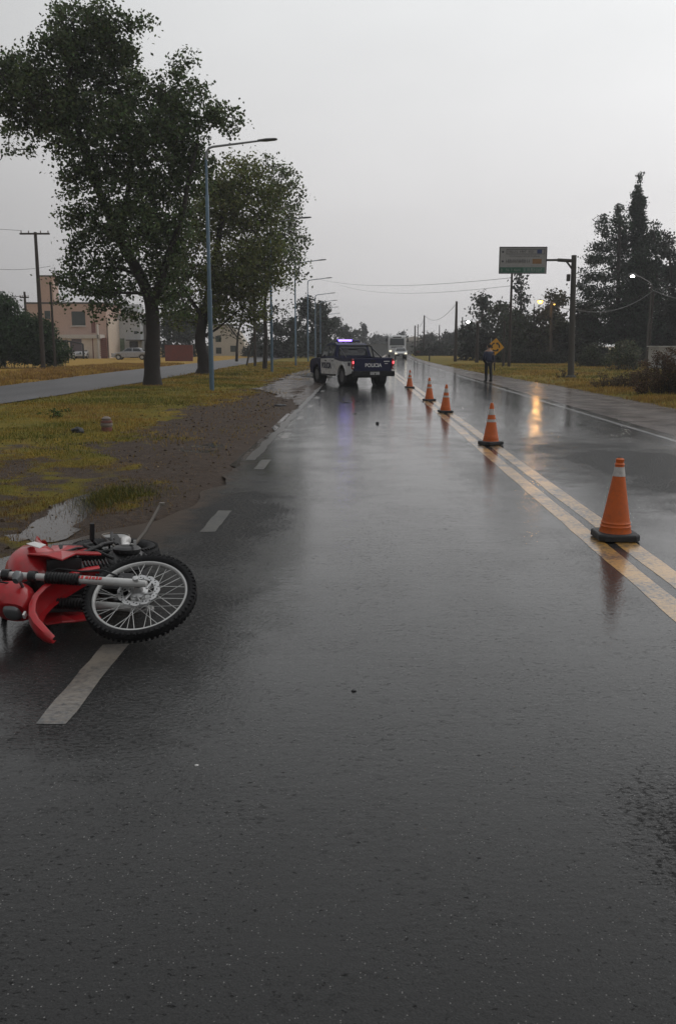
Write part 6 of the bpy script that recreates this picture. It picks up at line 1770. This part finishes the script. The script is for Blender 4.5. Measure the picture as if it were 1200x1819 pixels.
broad_tree('short rounded dark tree cut by the right edge of the photo', 1194, 645, 84,
    [([(1200, 648, 0), (1198, 560, 0), (1190, 470, 0), (1186, 430, 0)], .3, .06)],
    [(1185, 418, 9, 7), (1182, 430, 6, 8), (1190, 428, 8, 8, .8), (1186, 445, 12, 10), (1198, 455, 10, 10, .8), (1200, 480, 20, 22), (1210, 510, 25, 26), (1200, 550, 28, 28), (1215, 590, 35, 30), (1195, 615, 30, 24)],
    .20, (.026, .03, .024), .35, per_area=11, cl_r=.5, per_cl=26, name='conifer_tree', zbase=0)
mids = [('grey-green leafy tree behind the dark poles, left end of the right-hand wood', 856, 643, 112, 517, 44, (.032, .042, .030), 'round', .34),
        ('bushy olive tree between the two dark poles and the yellow sign', 884, 645, 108, 533, 50, (.040, .048, .026), 'round', .34),
        ('tiered conifer pointing up just right of the thin pole', 925, 640, 120, 488, 46, (.026, .036, .028), 'tier', .34),
        ('round olive tree behind the glowing orange lamp', 948, 642, 98, 525, 56, (.040, .045, .022), 'round', .32),
        ('pale twiggy tree top right of the orange lamp', 985, 642, 96, 516, 62, (.055, .052, .028), 'round', .30),
        ('dense dark green tree under the orange lamp', 915, 645, 96, 548, 60, (.028, .038, .020), 'round', .32),
        ('dark bushy tree left of the sign post', 1002, 645, 94, 550, 60, (.026, .034, .018), 'round', .32),
        ('dark tree filling the gap right of the sign post', 1040, 645, 92, 545, 60, (.022, .030, .018), 'round', .32),
        ('low grey tree right of the far white lamp', 838, 640, 140, 556, 36, (.04, .048, .038), 'round', .40),
        ('small far tree above the verge near the pale pole', 812, 637, 175, 583, 40, (.045, .05, .04), 'round', .45),
        ('small dim tree between two far poles', 786, 636, 185, 588, 40, (.045, .05, .04), 'round', .45),
        ('tiny far tree right of the far house', 764, 635, 210, 596, 34, (.05, .055, .045), 'round', .5),
        ('far rounded tree just above the bus', 717, 634, 300, 589, 30, (.045, .05, .045), 'round', .7),
        ('far low tree left of the bus roof', 684, 634, 300, 597, 30, (.045, .05, .045), 'round', .7),
        ('slim far poplar above the pickup roof', 647, 633, 260, 578, 10, (.035, .04, .035), 'spire', .5),
        ('far low tree above the right end of the pickup bed', 668, 633, 280, 598, 26, (.045, .05, .045), 'round', .6),
        ('small far tree above the lit blue beacon', 629, 634, 240, 584, 26, (.035, .042, .034), 'round', .5),
        ('far tree right of the lamp row, half hidden by the pickup cabin', 612, 635, 200, 580, 30, (.032, .040, .030), 'round', .45),
        ('mid-distance tree behind the smallest street lamps', 594, 636, 170, 565, 34, (.030, .040, .026), 'round', .42),
        ('large dark tree behind the fourth and fifth street lamps', 572, 638, 135, 538, 56, (.022, .032, .018), 'round', .36),
        ('dark tree between the third and fourth street lamps', 545, 639, 125, 533, 44, (.022, .030, .018), 'round', .36),
        ('dark bushy tree left of the third street lamp', 517, 640, 120, 552, 44, (.022, .029, .017), 'round', .36),
        ('dark tree behind the far car headlights', 490, 638, 125, 570, 44, (.020, .028, .016), 'round', .36),
        ('small dark tree right of the pale gabled house', 458, 636, 132, 575, 36, (.024, .034, .02), 'round', .38),
        ('round dark tree behind the red wall', 335, 632, 135, 560, 60, (.026, .034, .018), 'round', .38),
        ('dark tree over the red wall, near the big trunk', 300, 634, 128, 555, 50, (.024, .032, .017), 'round', .38),
        ('low tree left of the pale gabled house', 378, 632, 160, 570, 30, (.03, .038, .022), 'round', .42)]
for lab, px, py, Y, top, w, base, kind, lf in mids:
    auto_tree(lab, px, py, Y, top, w, base, kind, leaf=lf, group='trees in the distance', low=.12)
# hedges / bushes
def bush(label, blobs, Y, leaf, base, name='bush', per_area=16, cl_r=.3, per_cl=22, cat='bush', twigs=0, group=None, spread=.35, depth=1.0):
    mpp = (Y * CP + .3) / F
    bl = []
    for b in blobs:
        px, py, rx, ry = b[:4]; dn = b[4] if len(b) > 4 else 1.0
        q = AT(px, py, Y + random.uniform(-.5, .5) * depth)
        bl.append((q.x, q.y, q.z, rx * mpp, (rx + ry) / 2 * mpp * depth, ry * mpp, dn))
    cx = float(np.mean([b[0] for b in bl])); O = np.array([cx, Y, 0.0])
    c = thing(name, label, cat, tuple(O), 0, group)
    cl, lf = blob_points(bl, per_area, cl_r, per_cl)
    gz = ground_h(lf[:, 0], lf[:, 1]); k = lf[:, 2] > gz
    lf = lf[k]
    link('foliage', leafmesh('foliage', lf - O, leaf, base, spread), c)
    st = MB(); r = random.Random(int(Y * 10 + cx))
    pick = r.sample(range(len(cl)), min(len(cl), 40 + twigs))
    for i in pick:
        q = Vector(cl[i] - O); b0 = Vector((q.x * .7 + r.uniform(-.1, .1), q.y * .7, 0.0))
        st.tube([b0, (b0 + q) / 2 + Vector((r.uniform(-.05, .05), 0, 0)), q], [.02, .014, .006] if not twigs else [.012, .009, .004], 4, cap=False)
    st.build('stem', M_BARK, c, kind='stuff')
    return c
bush('big dark green hedge mass at the left edge, before the pink house',
     [(0, 590, 50, 50), (30, 600, 50, 45), (10, 550, 25, 28), (-20, 560, 40, 50), (60, 610, 40, 36), (90, 622, 30, 26), (105, 630, 20, 18), (45, 575, 30, 20, .8), (75, 590, 26, 26), (0, 625, 60, 22), (70, 635, 45, 14), (8, 530, 10, 10, .6), (-40, 600, 60, 60)],
     66, .15, (.036, .066, .026), per_area=24, cl_r=.36, name='hedge', cat='hedge')
bush('rounded dark bush with paler leaves behind the verge, left of the twin lamp pole',
     [(1108, 628, 30, 22), (1125, 640, 25, 16), (1090, 642, 22, 14), (1110, 612, 20, 10, .7)], 60, .12, (.085, .095, .06), per_area=18, cl_r=.26, spread=.5)
bush('dark shrub just right of the sign post', [(1050, 635, 22, 18), (1070, 645, 18, 10), (1035, 645, 16, 12), (1055, 618, 14, 10, .7)], 70, .13, (.045, .055, .032), per_area=16)
bush('dark undergrowth bush between the thin pole and the lamp pole', [(930, 640, 30, 16), (960, 640, 26, 18), (915, 632, 22, 14), (985, 640, 22, 14)], 84, .17, (.022, .028, .017), per_area=14, cl_r=.35)
bush('dark bush under the trees right of the yellow sign', [(898, 638, 16, 18), (880, 638, 14, 16), (905, 625, 12, 12)], 88, .18, (.024, .030, .018), per_area=14, cl_r=.35)
bush('reddish brown weedy brush at the right edge, largest one',
     [(1180, 665, 32, 30), (1160, 680, 28, 18), (1200, 650, 28, 34), (1140, 688, 22, 10), (1195, 690, 30, 14), (1172, 640, 14, 16, .6), (1215, 670, 30, 34), (1150, 655, 20, 22, .7), (1130, 672, 22, 16, .8), (1190, 630, 20, 16, .5), (1165, 625, 8, 10, .3)],
     30.5, .05, (.095, .062, .040), name='brush', per_area=60, cl_r=.13, per_cl=24, twigs=120, depth=.9)
bush('low reddish brush creeping left of the largest one', [(1085, 676, 24, 11), (1060, 680, 20, 8, .8), (1110, 676, 24, 14), (1128, 672, 20, 16), (1072, 666, 12, 7, .5)], 35, .05, (.085, .062, .036), name='brush', per_area=60, cl_r=.14, per_cl=22, twigs=60, depth=.9)
bush('green tuft of weeds on the verge at the left', [(80, 742, 22, 9), (100, 738, 16, 11), (65, 746, 16, 6)], 20.2, .035, (.05, .085, .022), name='weed_clump', cat='weeds', per_area=160, cl_r=.06, per_cl=16, depth=.8)
bush('green weed tuft right of the first one', [(118, 730, 9, 7), (125, 735, 10, 5)], 21.8, .035, (.045, .080, .022), name='weed_clump', cat='weeds', per_area=160, cl_r=.06, per_cl=16, depth=.8)
bush('small dry weed at the foot of the sign post', [(1000, 662, 6, 10, .7), (990, 668, 4, 7, .7), (1021, 665, 4, 9, .6)], 46, .06, (.05, .035, .02), name='weed_clump', cat='weeds', per_area=60, cl_r=.12, per_cl=10, depth=.8)
bush('pale-leaved low shrub beside the orange lamp pole', [(992, 640, 9, 9, .8), (984, 632, 6, 6, .6)], 85, .12, (.06, .065, .04), per_area=20, cl_r=.25)
for k, (px0, px1, Y_, top_, lab) in enumerate(((820, 1010, 102, 575, 'dark wooded thicket under the right-hand trees'), (1010, 1215, 98, 560, 'black-green thicket under the conifers on the right'),
        (740, 850, 150, 612, 'low far thicket along the right road edge'), (440, 600, 140, 600, 'dark thicket under the trees beyond the lamp row'))):
    r = random.Random(k)
    bl = [(px0 + (px1 - px0) * (i + .5) / 14, 640 - r.uniform(.2, .95) * (636 - top_), (px1 - px0) / 14 * r.uniform(.9, 1.5), (640 - top_) * r.uniform(.22, .4)) for i in range(14)]
    bl += [(px0 + (px1 - px0) * (i + .5) / 12, 632, (px1 - px0) / 11, 12) for i in range(12)]
    bush(lab, bl, Y_, .30, (.020, .026, .016), name='thicket', per_area=4.5, cl_r=.7, per_cl=16, cat='thicket', depth=1.0)
# taller green grass tuft right of the puddle
n = 2600
p0 = G(205, 885)
X = p0.x + rng.normal(0, .22, n); Y = p0.y + rng.normal(0, .42, n)
tone = rng.random(n) * 3.2; lo = tone.astype(int); C = GREENS[lo] * (rng.random(n) * .4 + .4)[:, None]
blades('grass_tuft', X, Y, .03 + .07 * rng.random(n) * np.exp(-(((X - p0.x) / .3) ** 2 + ((Y - p0.y) / .6) ** 2) / 2), np.full(n, .006), C)
# the glowing orange lamp lights the twigs around it
ld = bpy.data.lights.new('orange_lamp_light', 'POINT'); ld.energy = 120; ld.color = (1.0, .48, .12); ld.shadow_soft_size = .22
lo_ = bpy.data.objects.new('orange_lamp_light', ld); COL.objects.link(lo_); lo_.location = AT(959, 537, 90.3)
# ================================================================== HAZE
hz = MB().box((0, 260, 12.5), (900, 700, 28))
M_HZ = bpy.data.materials.new('damp_air'); M_HZ.use_nodes = True
t = M_HZ.node_tree; t.nodes.clear()
o1 = t.nodes.new('ShaderNodeOutputMaterial'); pv = t.nodes.new('ShaderNodeVolumePrincipled')
pv.inputs['Color'].default_value = (.9, .9, .92, 1); pv.inputs['Density'].default_value = .0008; pv.inputs['Anisotropy'].default_value = .2
t.links.new(pv.outputs[0], o1.inputs['Volume'])
HZ = hz.build('haze', M_HZ, None, kind='stuff')

print('TRIS', sum(len(o.data.polygons) for o in bpy.data.objects if o.type == 'MESH'), 'leaves', sum(len(o.data.polygons) for o in bpy.data.objects if o.name.startswith(('crown', 'foliage'))))
